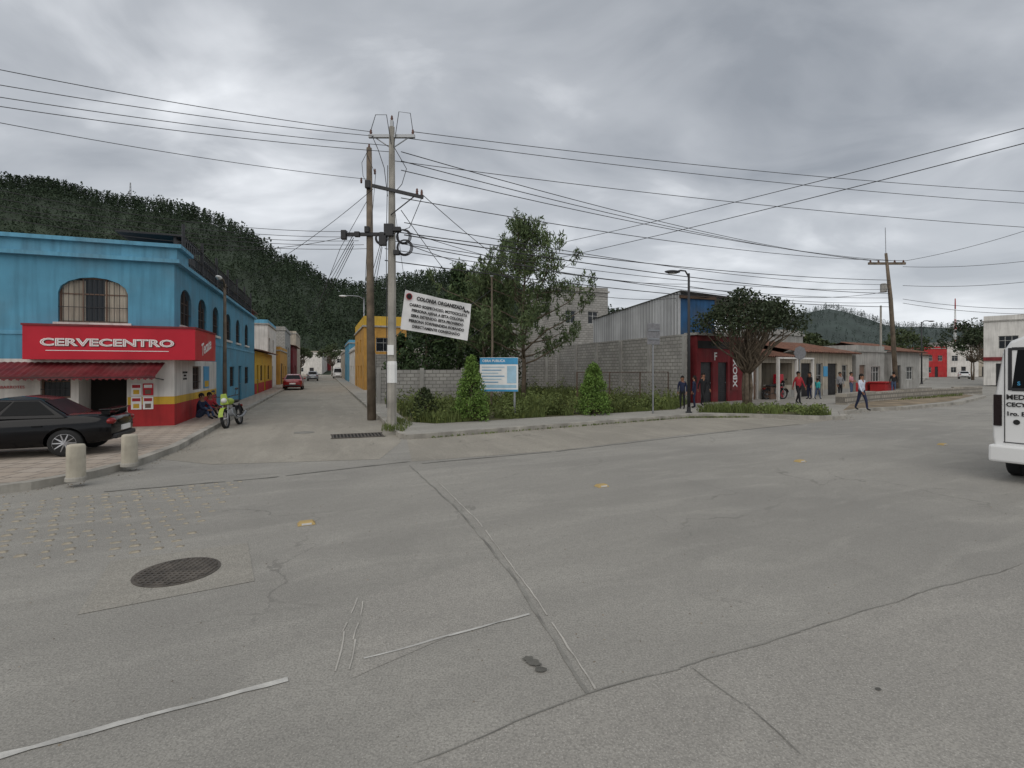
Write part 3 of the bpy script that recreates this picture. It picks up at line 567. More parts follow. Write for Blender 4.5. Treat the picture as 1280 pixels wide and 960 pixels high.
house('white_house','small whitish house at far end of shop row behind utility pole','house',row(19.2),A2,5,6,3.1,'grey',[(.6,1.6,0,2.1,'d','frame'),(2.6,4.2,.8,2.,'w')],band=('red',.8))
house('corner_kiosk','low brown roofed house beyond the right utility pole','house',row(25.5),A2,6,6,3.2,'grey',[(1,2,0,2.1,'d','iron'),(3,4.6,.9,2.,'w')],roof='tile')
def fh(px,d,wid,h,m,lb,rz=R(-10),rf='flat',c=None): 
    return house('far_house',lb,'house',V(((px-640)/F*d,d,.1)),rz,wid,8,h,m,[(wid*.12,wid*.3,.9,2.1,'w'),(wid*.45,wid*.6,0,2.2,'d','iron'),(wid*.15,wid*.35,3.4,4.6,'w'),(wid*.6,wid*.8,3.4,4.6,'w')] if h>5 else [(wid*.12,wid*.3,.9,2.1,'w'),(wid*.45,wid*.6,0,2.2,'d','iron')],roof=rf,cornice=c)
fh(1156,110,4.2,6.,'red','red far house at the bend of the road'); fh(1184,112,6,7.2,'white','white far house right of the red one',c='grey')
fh(1208,118,7,5.6,'cream','low cream far house among trees at right',rf='tile'); fh(1120,95,5.4,4.2,'white','low white far house left of the red one',rf='tile')
t=house('shop_building','white two storey building at right edge with red and green shop fascias','building',V((52.5,57,.1)),R(-52),16,9,7.,'white',[(1,3.4,0,2.4,'s'),(4.4,6.8,0,2.4,'s'),(8,10.4,0,2.4,'s'),(1.2,2.8,4.,5.4,'w'),(5,6.6,4.,5.4,'w'),(9,10.6,4.,5.4,'w'),(13,14.4,4.,5.4,'w')],lops=[(2,4,3.8,5.2,'w')],par=.5)
MB().box(0,7,-.2,-.004,2.7,3.1).build('fascia','darkred',t); MB().box(7.2,15,-.2,-.004,2.7,3.1).build('fascia','leafD',t); tank(t,4,4,7.14)
t=thing('telecom_tower','thin red and white banded telecom mast far behind right houses','tower',P(1194,450,220)); 
for i in range(6):
    k=MB(); a0,a1=.42-.06*i,.42-.06*(i+1)
    for s1,s2 in ((1,1),(1,-1),(-1,1),(-1,-1)): k.tube([(a0*s1,a0*s2,i*4.4),(a1*s1,a1*s2,i*4.4+4.4)],.09,4)
    for q in range(3): k.tube([(a0,a0,i*4.4+q*1.4),(-a1,-a1,i*4.4+q*1.4+1.4)],.07,4)
    k.build('tower_section','red' if i%2 else 'wht',t)
k=MB(); lw=[G(1058,509),G(1095,504),G(1130,501),G(1165,498),G(1200,496),G(1228,494)]
for a,b in zip(lw,lw[1:]):
    n=(b-a).normalized(); n=V((-n.y,n.x,0))*.5; k.prism([a[:2],b[:2],(b+n)[:2],(a+n)[:2]],.0,.66+U(-.06,.06))
o=k.build('retaining_wall','stone'); tag(o,'low rough stone retaining wall curving along the dirt by the bend','wall')
k=MB().box(-.9,.9,-.5,.5,0,.75).box(-1.,1.,-.6,.6,.75,.85); o=k.build('planter','red',bevel=.03); o.location=G(1103,491,.12); o.rotation_euler=(0,0,A2); tag(o,'red painted square masonry planter near the right pole','planter')
# ---------------------------------------------------------------- trees and plants
def limb(mb,a,b,r0,r1,wob=.12,n=5):
    a,b=V(a),V(b); L=(b-a).length; pts=[a+(b-a)*i/n+(V((U(-1,1),U(-1,1),U(-.5,.5)))*L*wob*.5 if 0<i<n else V()) for i in range(n+1)]
    mb.tube(pts,[r0+(r1-r0)*i/n for i in range(n+1)],6); return pts
def feather_tree(label,loc,h,rad,lm,nb,lsz,group=None,seed=1,z0=.22,dens=1.):
    rnd.seed(seed); t=thing('tree',label,'tree',loc,0,group); b,l=MB(),MB()
    b.tube([(0,0,-.2),(.06,0,h*.2),(-.08,.05,h*.45),(.1,0,h*.75),(.05,0,h*.99)],[.17*h/11,.14*h/11,.11*h/11,.06*h/11,.015],8)
    for i in range(nb):
        f=z0+(1-z0)*(i+U(0,.8))/nb; a=i*2.4+U(-.5,.5); L=rad*(1.1-.85*max(0,(f-.35)/.65)**1.2)*U(.5,1.2)
        if f<.4: L*=.6+f
        s=V((.04,0,h*f)); e_=s+V((math.cos(a)*L,math.sin(a)*L,L*U(.2,.75)+.1)); pts=limb(b,s,e_,.035+.03*(1-f),.008)
        for p in pts[2:]:
            for _ in range(2):
                c=p+V((U(-.45,.45),U(-.45,.45),U(-.2,.5))); b.tube([p,c],.008,3,False); l.cloud(c,(.26*U(.6,1.3),.26*U(.6,1.3),.38),int(26*dens),lsz,.2,1.)
        l.cloud(e_+V((0,0,.15)),(.22,.22,.55),int(30*dens),lsz,.2,1.5)
    l.cloud((.05,0,h*.97),(.2,.2,.5),36,lsz,.2,1.5)
    b.build('trunk','bark',t,True); l.build('crown',lm,t); rnd.seed(seed+77); return t
feather_tree('tall feathery tree with open upswept crown standing in weedy lot',(.65,29.5,.1),9.5,4.2,'leafA',50,.34,seed=3,dens=1.15)
feather_tree('thin sparse young tree just left of the tall feathery tree',(-1.7,31.5,.1),7.6,2.0,'leafA',22,.32,seed=8,z0=.3)
def cone_tree(label,loc,h,r,lm,n,lsz,group=None,seed=1,name='conifer_tree',cat='tree',per=26):
    rnd.seed(seed); t=thing(name,label,cat,loc,0,group); b,l=MB(),MB(); b.tube([(0,0,-.2),(0,0,h*.5),(0,0,h*.9)],[h*.018,h*.012,.01],7)
    for i in range(n):
        f=(i+U(0,1))/n; rr=r*(1-f)**.75*U(.55,1.05)+.05*r; a=U(0,6.28); c=(math.cos(a)*rr*.75,math.sin(a)*rr*.75,h*(.06+.92*f)); q=r*.3*(1.15-f*.6); l.cloud(c,(q,q,q*.9),per,lsz,.45,.4)
        if i%6==0: b.tube([(0,0,c[2]-.2),c],.02,4)
    b.build('trunk','bark',t,True); l.build('crown',lm,t); rnd.seed(seed+50); return t
cone_tree('dark dense cypress tree nearest the side street behind the banner',(-5.6,33.5,.1),6.6,2.2,'leafB',130,.3,seed=4)
cone_tree('dark broad cypress tree, tallest of the clump behind the banner',(-3.6,35.5,.1),9.0,2.7,'leafB',190,.33,seed=5)
cone_tree('dark cypress tree between the broad cypress and the feathery tree',(-1.3,36.2,.1),8.6,2.5,'leafB',170,.33,seed=6)
cone_tree('dark bushy cypress low at the left end of the lot clump',(-7.6,35.2,.1),4.2,1.7,'leafB',80,.3,seed=7)
cone_tree('bright green conical shrub beside the blue notice board',tuple(G(589,526,.12)),2.3,.78,'leafD',190,.11,seed=11,name='shrub',cat='shrub',per=32)
cone_tree('green conical shrub in weeds right of the tall feathery tree',tuple(G(742,518,.12)),2.05,.85,'leafD',190,.11,seed=12,name='shrub',cat='shrub',per=32)
cone_tree('low bushy shrub at left corner of the lot near the poles',tuple(G(530,522,.12)),1.1,.7,'leafC',50,.14,seed=14,name='shrub',cat='shrub')
def dome_tree(label,loc,h,rx,lm,nc,lsz,seed=1,trunks=3,per=90,zf=.62):
    rnd.seed(seed); t=thing('tree',label,'tree',loc); b,l=MB(),MB(); zc=h*zf
    for i in range(nc):
        a=U(0,6.28); f=U(0,1)**.5; z=zc+ (h-zc)*math.sqrt(max(0,1-f*f))*U(.35,.95)-f*h*.06*U(0,2); c=V((math.cos(a)*rx*f*.9,math.sin(a)*rx*f*.9,z)); q=rx*U(.17,.3)
        k=i%trunks; s=V((math.cos(k*2.1)*.12,math.sin(k*2.1)*.12,h*.28)); limb(b,s,c,.06,.012,.15); l.cloud(c,(q,q,q*.7),per,lsz,.5)
    for k in range(trunks): b.tube([(math.cos(k*2.1)*.1,math.sin(k*2.1)*.1,-.1),(math.cos(k*2.1)*.2,math.sin(k*2.1)*.2,h*.16),(math.cos(k*2.1)*.12,math.sin(k*2.1)*.12,h*.34)],[.13,.1,.08],7)
    b.build('trunk','bark',t,True); l.build('crown',lm,t); rnd.seed(seed+9); return t
dome_tree('round dark leafy tree with forked trunks before the right shops',tuple(G(934,507,.12)),5.7,2.7,'leafE',80,.19,21,zf=.70)
for px,d,h,r,s,lb in ((1133,90,9,3.6,31,'dark round tree left of the far red house'),(1216,85,10,5.,32,'wide dark tree in front of far houses at right'),(1012,50,5.4,2.2,33,'dark round tree behind the long cream house'),(1236,72,8.,3.6,34,'small dark tree left of the white building at right edge'),(375,118,7,3.,35,'round tree at far left end of side street'),(415,128,8,3.5,36,'tall tree at far right end of side street'),(1175,130,9,4,37,'tree behind the far white and red houses')):
    dome_tree(lb,((px-640)/F*d,d,.1),h,r,'leafE' if px>1200 else 'leafC',40,.5,s,2,50)
# weeds
rnd.seed(99); mb=MB()
def blades(mb,poly,n,h0,h1,wd,zb=.12,lean=.35,patch=0):
    for _ in range(n):
        x,y=sample(poly); nz=NZ.noise(V((x*.5,y*.5,3)))
        if patch and NZ.noise(V((x*.9,y*.9,8)))<-.08: continue
        k=.4+1.1*max(0,nz+.3); h=U(h0,h1)*k; a=U(0,6.28); dx,dy=math.cos(a)*wd,math.sin(a)*wd; lx,ly=U(-lean,lean)*h,U(-lean,lean)*h
        mb.add([(x-dx,y-dy,zb),(x+dx,y+dy,zb),(x+lx*.4+dx*.7,y+ly*.4+dy*.7,zb+h*.6),(x+lx,y+ly,zb+h),(x+lx*.4-dx*.7,y+ly*.4-dy*.7,zb+h*.6)],[(0,1,2,3,4)])
LF=[(-3.6,17.9),(-2.6,17.3),(7.4,23.2),(8.2,25),(-3,19.6)]
blades(mb,LOT,15000,.2,.75,.018,patch=1); blades(mb,LF,17000,.12,.55,.012,patch=1)
for _ in range(480):
    x,y=sample(LOT); h=U(.3,1.2)*(.6+.9*max(0,NZ.noise(V((x*.4,y*.4,5)))+.2)); mb.cloud((x,y,.12+h*.55),(.27,.27,h*.5),26,.14,.5)
for _ in range(170):
    x,y=sample(LF); h=U(.3,.95); mb.cloud((x,y,.12+h*.5),(.22,.22,h*.5),30,.10,.55)
tag(mb.build('weeds','grass'),'tall wild green weeds filling the vacant lot','weeds',kind='stuff')
mb=MB(); blades(mb,VER,7000,.12,.42,.012,patch=1)
for _ in range(70):
    x,y=sample(VER); mb.cloud((x,y,.3),(.2,.2,.22),22,.12,.5)
tag(mb.build('verge_grass','grass'),'short rough grass on the kerbside verge under the round tree','grass',kind='stuff')
mb=MB(); blades(mb,[(-3.9,15.2),(-3.2,15.0),(-3.3,17),(-4.6,20)],900,.05,.3,.01); blades(mb,[(26,33.5),(33,39),(31,35),(22,29.3)],1200,.05,.25,.015)
for p,q in zip(KR[3:5],KR[4:6]):
    for _ in range(350):
        f=U(0,1); x=p[0]+(q[0]-p[0])*f; y=p[1]+(q[1]-p[1])*f; mb.leaf((x+U(-.08,.08),y+U(-.1,0),.03),.12,.3,1)
tag(mb.build('kerb_weeds','grass'),'thin sparse tufts growing by pole feet and kerbs','weeds',kind='stuff')
def fence(label,a,b,h,nm='wire_fence'):
    a,b=V(a),V(b); L=(b-a).length; t=thing(nm,label,'fence',a,math.atan2(b.y-a.y,b.x-a.x)); n=max(2,round(L/2.))
    for i in range(n+1): MB().tube([(L*i/n,0,0),(L*i/n,0,h)],.03,7).build('post','rust',t)
    MB().tube([(0,0,h-.02),(L,0,h-.02)],.018,6).build('top_rail','rust',t); k=MB(); s=.2; x=-h
    while x<L:
        x0,z0=max(x,0),max(0,-x); x1=min(x+h,L); k.tube([(x0,.03,z0),(x1,.03,x1-x)],.003,3,False); k.tube([(x0,.035,h-z0),(x1,.035,h-(x1-x))],.003,3,False); x+=s
    k.build('mesh','rust',t)
fence('low rusty wire fence across right part of the weedy lot',(3.2,25.2,.1),(8.6,28.2,.1),1.7)
# ---------------------------------------------------------------- poles and cables
def insul(par,ps,r=.05):
    for p in ps: MB().lathe([(.02,-.05),(r,0),(r*.6,.03),(r,.06),(r*.6,.09),(r*.8,.12),(.015,.17)],8,p).build('insulator','ceram',par,True)
p1=V((-3.9,16.62,.12)); t=thing('utility_pole','tall pale concrete utility pole with tangled cables at the street corner','utility pole',p1)
MB().tube([(0,0,-.1),(0,0,5),(0,0,9.7)],[.16,.13,.09],8).build('shaft','conc',t)
k=MB().box(-.75,.75,-.05,.05,9.35,9.45).box(-.05,.05,-.06,.06,9.4,9.9); k.tube([(-.6,0,9.4),(0,0,9.0)],.02,5).tube([(.6,0,9.4),(0,0,9.0)],.02,5); k.build('cross_arm','steel',t)
insul(t,[(-.68,0,9.46),(0,0,9.91),(.68,0,9.46)])
k=MB(T((0,0,7.6))@MX.Rotation(R(13),4,'Y')).box(-.6,1.08,-.22,-.14,-.05,.05); k.M=MX(); k.tube([(0,-.16,6.8),(.75,-.18,7.38)],.02,5); k.build('cross_arm','iron',t); insul(t,[(1.,-.18,7.44),(.85,-.18,7.48)])
for (cx,cz,r,ph) in ((.42,6.1,.24,0),(.45,5.75,.26,1),(-.3,6.05,.2,2)):
    k=MB()
    for q in range(3): k.tube([(cx+(r-q*.03)*math.cos(a*.35+ph),-.15-.03*q,cz+(r-q*.02)*math.sin(a*.35+ph)) for a in range(19)],.015,5)
    k.build('cable_coil','wire',t)
for pts in ([(-.68,0,9.6),(-.5,-.1,10.05),(-.15,-.1,10.05),(0,-.1,9.1)],[(.68,0,9.6),(.62,-.1,10.1),(.25,-.1,10.15),(.08,-.1,9.)],[(.1,-.1,9.),(.5,-.12,8.3),(.35,-.12,7.8),(.1,-.14,7.5)],[(-.68,0,9.5),(-.4,-.2,8.9),(-.2,-.2,8.3),(-.1,-.16,7.4)],[(1.,-.1,7.4),(.6,-.15,6.4),(.1,-.17,6.2)],[(-.1,-.15,8.4),(-.14,-.16,6),(-.13,-.17,.6)]): MB().tube(pts,.012,5).build('looped_cable','wire',t)
for a in ((-.2,.1,6.1,6.5),(.08,.34,6.25,6.4),(-.36,-.12,5.8,6.2),(.1,.3,5.5,5.66)): MB().box(a[0],a[1],-.28,-.13,a[2],a[3]).build('junction_box','iron',t,bevel=.02)
MB().lathe([(.165,1.4),(.165,2.),(.15,2.1)],8).build('painted_ring','wht',t); MB().box(-.1,.1,-.19,-.15,2.3,2.62).build('paper_notice','wht',t)
p2=V((-5.47,19.6,.12)); t=thing('utility_pole','slightly shorter brown wooden utility pole left of the concrete pole','utility pole',p2)
MB().tube([(.1,0,-.1),(.04,0,5),(0,0,10.3)],[.17,.14,.10],10).build('shaft','wood',t,True)
MB().box(-.95,.75,-.2,-.08,6.9,7.02).build('cross_arm','iron',t)
for a in ((-.12,.06,-.25,.2,7.02,7.25),(-1.,-.8,-.28,-.1,6.75,7.1),(-.5,-.3,-.26,-.1,6.85,7.05),(-.1,.1,-.25,-.1,8.7,9.0)): MB().box(*a).build('clamp','iron',t,bevel=.02)
insul(t,[(.0,0,10.3),(-.3,0,9.),(.25,-.1,9.3)])
for pts in ([(0,-.1,10.2),(-.25,-.1,9.7),(-.2,-.12,9.2),(0,-.15,8.8)],[(-.05,-.1,10.),(.3,-.2,9.2),(.2,-.2,8),(.1,-.2,7)],[(.1,0,8.6),(-1.0,-.3,6.4),(-1.8,-.4,4.2)]): MB().tube(pts,.01,5).build('looped_cable','wire',t)
p3=V((28.0,38.,.12)); t=thing('utility_pole','dark utility pole with crossarm and thin spike near the right road bend','utility pole',p3)
MB().tube([(.55,0,-.1),(.1,0,7),(-.25,0,10.4)],[.17,.14,.09],8).build('shaft','wood',t,True); MB().box(-1.55,1.2,-.06,.06,9.55,9.72).build('cross_arm','wood',t); MB().tube([(-.25,0,10.2),(-.3,0,12.3)],.025,5).build('spike','steel',t); insul(t,[(-1.4,0,9.73),(-.8,0,9.73),(.4,0,9.73),(1.05,0,9.73)],.08); MB().lathe([(.2,7.5),(.22,7.55),(.22,8.1),(.15,8.15)],12,(-.42,0,0)).build('transformer','grey',t)
t=thing('utility_pole','bare thin grey pole just left of the dark crossarm pole','utility pole',P(1101,480,42)*1.); t.location.z=.12; MB().tube([(0,0,-.1),(0,0,7)],[.1,.07],8).build('shaft','conc',t)
t=thing('support_post','thin dark post in the lot beside the banner','post',(-.95,23.5,.12)); MB().tube([(0,0,-.1),(.05,0,3),(.02,0,6.1)],[.06,.05,.04],8).build('shaft','wood',t); MB().box(-.05,.09,-.05,.05,6.08,6.12).build('cap','steel',t)
def cable(label,a,b,sag,r=.014,group=None):
    r*=.72; pts=[a+(b-a)*(i/20)-V((0,0,4*sag*(i/20)*(1-i/20))) for i in range(21)]; tag(MB().tube(pts,r,5).build('overhead_cable','wire'),label,'cable',group)
top=lambda x,z:p1+V((x,0,z)); tp2=lambda x,z:p2+V((x,0,z))
for i,(y,x,z) in enumerate(((75,-.68,9.55),(96,-.5,9.4),(112,-.1,9.1),(124,-.1,8.9))): cable(f'{ORD[i]} cable from left edge to concrete pole top',P(-60,y,11.6),top(x,z),.12)
cable('fifth and lowest steep cable from the left edge to the wooden pole',P(-60,142,13),tp2(0,9.1),.15)
for i,(y,z) in enumerate(((225,7.1),(236,6.9),(246,6.75),(252,6.6),(262,6.45))): cable(f'{ORD[i] if i<4 else "lowest"} of five slack cables crossing before the forested hill',P(-60,y,13.5),tp2(-.8+.2*i,z),.35,.013)
for i,(y,x,z) in enumerate(((243,.68,9.55),(258,.4,9.35),(288,.1,8.6))): cable(f'{["highest","middle","lowest"][i]} of three long cables from concrete pole to right edge',top(x,z),P(1345,y,22.5),.25,.016)
for i,(a,z) in enumerate(((-1.4,8.9),(-.8,8.6),(.4,8.3),(1.05,7.4))): cable(f'{ORD[i] if i<3 else "lowest"} of four cables ending on dark pole crossarm',top(.3,z),p3+V((a,0,9.85)),.5,.021)
for i,z in enumerate((6.75,6.6,6.4,6.2,6.05,5.9,5.6)): cable(f'{ORD[i]} of seven telephone cables meeting dark pole below its crossarm',top(.4,z) if i%2 else tp2(.6,z+.4),p3+V((.1,0,8.4-.33*i)),.4+.12*(i%3),.02 if i%3 else .028)
cable('upper of two diagonal cables rising to the right edge',P(690,306,26),P(1330,147,12.5),.1,.017); cable('lower of two diagonal cables rising to the right edge',P(700,322,27),P(1330,166,13),.1,.019)
for i,(y,z) in enumerate(((268,9.8),(318,9.4),(345,8),(385,7),(392,6.7))): cable(f'{ORD[i] if i<4 else "lowest"} of five cables from dark pole to right edge',p3+V((1.,0,z)),P(1340,y,34),.3,.022)
for i,(px,py) in enumerate(((330,300),(338,312),(345,330),(352,345))): cable(f'{ORD[i] if i<3 else "lowest"} of four cables running up the side street',tp2(-.6,7.0-.15*i),P(385,380+i*9,75),.5,.02)
for i in range(3): cable(f'{["highest","middle","lowest"][i]} of three cables from wooden pole to orange house',tp2(.5,6.9-.2*i),P(446+6*i,392+5*i,46),.4,.018)
cable('slack cable over the lot from corner pole to metal shed',top(.2,6.0),V((9.4,28.5,5.9)),.7,.018); cable('cable from corner pole to black street lamp',top(.2,6.4),P(861,355,23.2),.5,.015)
cable('cable from blue building roof to wooden pole',C0+V((-.3,.3,5.9)),tp2(-.9,6.9),.25,.014); cable('cable from black street lamp to right dark pole',P(861,358,23.2),p3+V((0,0,7.6)),.5,.02)
cable('thin cable from concrete pole arm down to the shop corner lamp',top(-.6,7.7),G(281,513,.12)+V((0,0,5.4)),.3,.013); cable('thin cable from wooden pole to the grey side street lamp',tp2(0,8.6),V((-13.3,46,8.0)),.5,.018)
cable('thin cable from concrete pole arm to the tall grey block house',top(1.0,7.5),V((4.0,44,8.7)),.6,.018); cable('thin cable from concrete pole to the lower block house',top(.3,7.0),V((-1.4,48,6.2)),.6,.018)
# ---------------------------------------------------------------- banner, notice board, road sign
ct=[P(507,362,16.9),P(590,380,18.2),P(586,423,18.2),P(505,412,16.9)]
t=thing('banner','white cloth banner with black lettering tied between pole and post','banner',ct[0]); ex=(ct[1]-ct[0]); ey=(ct[0]-ct[3]); wd_,ht_=ex.length,ey.length; X=ex.normalized(); Zb=(ey-X*ey.dot(X)).normalized(); Yb=X.cross(Zb)
MT=MX(((X.x,Zb.x,Yb.x,0),(X.y,Zb.y,Yb.y,0),(X.z,Zb.z,Yb.z,0),(0,0,0,1)))
k=MB(); n=16; mm=8; g_=lambda i,j:(MT@V((wd_*i/n,-ht_*j/mm+.03*math.sin(PI*i/n)*(-1 if j==0 else (.6 if j==mm else 0)),-.02-.025*math.sin(i*.9+j*.5)-.01*math.sin(j*1.3))))
for i in range(n):
    for j in range(mm): k.quad(g_(i,j),g_(i+1,j),g_(i+1,j+1),g_(i,j+1))
k.build('cloth','banner',t,True)
def bt(s,x,y,sz,m='ink',b=.002,sx=1.): text(t,s,MT@T((x,y,.02)),sz,m,bold=b,sx=sx,ext=.001)
bt('COLONIA ORGANIZADA',wd_*.53,-.22,.17,'ink',.008,.93)
for i,s in enumerate(('CARRO SOSPECHOSO, MOTOCICLETA','PERSONA AJENA A ESTA COLONIA','SERA DETENIDO. ESTA PROHIBIDO','PERSONA SORPRENDIDA ROBANDO','DIRECTAMENTE CONSIGNADO')): bt(s,wd_*.51,-.46-.175*i,.13,'ink',.005,.95)
MB(MT).lathe([(.11,.012),(.11,.016)],18,(.15,-.2,0)).build('emblem','c_redc',t); MB(MT).lathe([(.085,.018),(.085,.021)],12,(.15,-.2,0)).build('emblem','ink',t)
for q in range(4): MB(MT).ell((wd_-.27+.06*q,-.3-.02*(q%2),.015),(.03,.05,.005),8,5).build('emblem','ink',t)
for a,b in ((ct[0],p1+V((.1,0,7.))),(ct[3],p1+V((.12,-.05,2.9))),(ct[1],V((-.93,23.5,5.6))),(ct[2],V((-.9,23.5,4.2)))): MB().tube([a-ct[0],b-ct[0]],.008,4).build('rope','wire',t)
t=thing('notice_board','blue and white project notice board on two legs among weeds','notice board',(-.5,19.6,.12),R(-8))
k=MB().box(-.74,.74,-.03,.02,.98,2.28); k.build('panel','wht',t,bevel=.01); MB().box(-.735,.735,-.036,-.031,2.02,2.27).build('header','bluep',t); MB().box(-.735,.735,-.036,-.031,.985,1.06).build('footer','bluep',t)
text(t,'OBRA PUBLICA',T((-.2,-.04,2.15))@FX,.13,'wht',bold=.002); MB().box(.32,.68,-.04,-.037,1.3,1.96).build('print','bluel',t); MB().box(-.68,.68,-.035,-.032,1.12,1.24).build('print','bluel',t)
for i in range(6): MB().box(-.66,.22-.12*(i%3),-.039,-.034,1.9-.115*i,1.93-.115*i).build('text_line','bluep' if i%2 else 'bluel',t)
for x in (-.6,.6): MB().box(x-.035,x+.035,.025,.08,-.1,2.2).build('leg','steel',t)
q=G(817,517,.12); t=thing('road_sign','back of a grey road sign on a thin post in front of block wall','road sign',q,R(18)); MB().tube([(0,.05,-.1),(0,.05,3.75)],.035,8).build('post','steel',t); MB().box(-.3,.3,-.005,.012,2.85,3.72).build('plate','c_greyc',t,bevel=.02)
for z in (3.4,3.05): MB().box(-.26,.26,-.03,-.006,z,z+.05).build('bracket','steel',t)
q=G(1000,503,.12); t=thing('road_sign','dark octagonal sign seen from behind near the long cream house','road sign',q,R(10)); MB().tube([(0,.04,0),(0,.04,2.9)],.035,8).build('post','steel',t); MB().lathe([(.38,-.01),(.38,.01)],8,(0,0,2.7),'y').build('plate','c_greyc',t)
for (x,y),lb in zip(((95,599),(162,581)),('stubby cream concrete bollard nearest the left edge by the kerb','stubby cream concrete bollard nearer the street corner')):
    t=thing('bollard',lb,'bollard',G(x,y,.12)); MB().lathe([(.135,-.02),(.13,.55),(.12,.58),(.105,.59),(.01,.592)],20).build('shaft','boll',t,True).data.set_sharp_from_angle(angle=R(40)); MB().lathe([(.15,-.02),(.15,.03),(.14,.05)],20).build('base','kerb',t)
# ---------------------------------------------------------------- vehicles
def wheel(par,c,r,wd,side):
    x,y,z=c; wl=MB().lathe([(r*.7,-wd/2),(r*.94,-wd/2),(r,-wd*.35),(r,wd*.35),(r*.94,wd/2),(r*.7,wd/2)],24,c,'y').build('wheel','tyre',par,True)
    MB().lathe([(r*.69,-wd*.4),(r*.69,wd*.4)],20,c,'y').build('wheel_well','iron',wl)
    yo=y+side*wd*.43; k=MB().tube([(x+r*.68*math.cos(a*PI/14),yo,z+r*.68*math.sin(a*PI/14)) for a in range(29)],r*.05,6)
    for i in range(10):
        a=i*PI/5; k.tube([(x,yo,z),(x+r*.66*math.cos(a),yo,z+r*.66*math.sin(a))],[r*.08,r*.06],5)
    k.lathe([(r*.14,-.02),(r*.14,.02)],10,(x,yo,z),'y'); k.build('rim','rim',wl)
def car(name,label,cat,loc,rz,paint,st,cab,wx,r=.31,hw=.86,group=None,spoiler=False):
    t=thing(name,label,cat,loc,rz,group); k=MB(); vs=[];n=12
    for x,zb,zt,h in st:
        s=[(0,zb),(h*.85,zb),(h*.98,zb+.1),(h,zb+(zt-zb)*.5),(h*.97,zt-.07),(h*.82,zt),(0,zt+.02)]; s=s+[(-a,b) for a,b in s[5:0:-1]]; vs+=[(x,a,b) for a,b in s]
    fs=[(i*n+j,(i+1)*n+j,(i+1)*n+(j+1)%n,i*n+(j+1)%n) for i in range(len(st)-1) for j in range(n)]+[tuple(range(n)),tuple(range((len(st)-1)*n,len(st)*n))[::-1]]
    k.add(vs,fs); b=k.build('body',paint); me=b.data
    bm=bmesh.new(); bm.from_mesh(me); bmesh.ops.recalc_face_normals(bm,faces=bm.faces); bm.to_mesh(me); bm.free()
    sd=b.modifiers.new('s','SUBSURF'); sd.levels=1; cut=MB()
    for x in wx:
        for s in (-1,1): cut.lathe([(r+.06,-.2),(r+.06,.2)],20,(x,s*(hw-.06),r),'y')
    c=cut.build('cutter',paint); bm=bmesh.new(); bm.from_mesh(c.data); bmesh.ops.recalc_face_normals(bm,faces=bm.faces); bm.to_mesh(c.data); bm.free()
    bo=b.modifiers.new('b','BOOLEAN'); bo.object=c; bo.operation='DIFFERENCE'; frozen(b); b.parent=t; bpy.data.objects.remove(c); b.data.polygons.foreach_set('use_smooth',[True]*len(b.data.polygons)); b.data.set_sharp_from_angle(angle=R(35))
    b.data.materials.clear(); b.data.materials.append(M[paint])
    xr0,xf0,xr1,xf1,z0,z1,h0,h1=cab; B=[V((xr0,-h0,z0)),V((xf0,-h0,z0)),V((xf0,h0,z0)),V((xr0,h0,z0))]; Tq=[V((xr1,-h1,z1-.05)),V((xf1,-h1,z1-.05)),V((xf1,h1,z1-.05)),V((xr1,h1,z1-.05))]
    mx=(xr1+xf1)/2; Cq=[V((xr1+.28,-h1+.16,z1)),V((mx,-h1+.16,z1+.02)),V((xf1-.22,-h1+.16,z1)),V((xf1-.22,h1-.16,z1)),V((mx,h1-.16,z1+.02)),V((xr1+.28,h1-.16,z1))]
    MB().add(B+Tq+Cq,[(0,1,5,4),(1,2,6,5),(2,3,7,6),(3,0,4,7),(4,5,10,9,8),(5,6,11,10),(6,7,13,12,11),(7,4,8,13),(8,9,12,13),(9,10,11,12)]).build('cabin',paint,t,True,bevel=.05).data.set_sharp_from_angle(angle=R(50))
    def pane(a,b_,c_,d_,u0,u1,v0,v1,nm):
        f=lambda p,q:(a*(1-p)+b_*p)*(1-q)+(d_*(1-p)+c_*p)*q; nn=(b_-a).cross(d_-a).normalized()*.008; MB().quad(*[f(p,q)+nn for p,q in ((u0,v0),(u1,v0),(u1,v1),(u0,v1))]).build(nm,'carglass',t)
    for a,b_,c_,d_ in ((B[0],B[1],Tq[1],Tq[0]),(B[2],B[3],Tq[3],Tq[2])):
        pane(a,b_,c_,d_,.07,.48,.16,.9,'side_window'); pane(a,b_,c_,d_,.52,.93,.16,.9,'side_window')
    pane(B[1],B[2],Tq[2],Tq[1],.08,.92,.08,.92,'windscreen'); pane(B[3],B[0],Tq[0],Tq[3],.08,.92,.12,.92,'rear_window')
    for x in wx:
        for s in (-1,1): wheel(t,(x,s*(hw-.13),r),r,.2,s)
    xr,xf=st[0][0],st[-1][0]; zr=(st[1][2]*.82); zf=st[-2][2]*.86
    for s in (-1,1):
        MB().ell((xr+.1,s*hw*.70,zr),(.1,.17,.085),10,6).build('taillight','lampred',t,True); MB().ell((xf-.12,s*hw*.66,zf),(.12,.19,.07),10,6).build('headlight','lampwh',t,True)
        MB().ell((xf0-.28,s*(h0+.12),z0+.1),(.06,.12,.07),8,6).build('mirror',paint,t,True)
        for x in (.0,-.85): MB().box(x-.09,x+.09,s*(hw+.004)-.012,s*(hw+.004)+.012,z0-.2,z0-.17).build('door_handle',paint,t)
    MB().box(xr-.02,xr+.03,-.26,.26,st[0][1]+.08,st[0][1]+.2).build('licence_plate','wht',t); MB().box(xf-.05,xf+.01,-.4,.4,st[-1][1]+.03,st[-1][1]+.14).build('grille','iron',t)
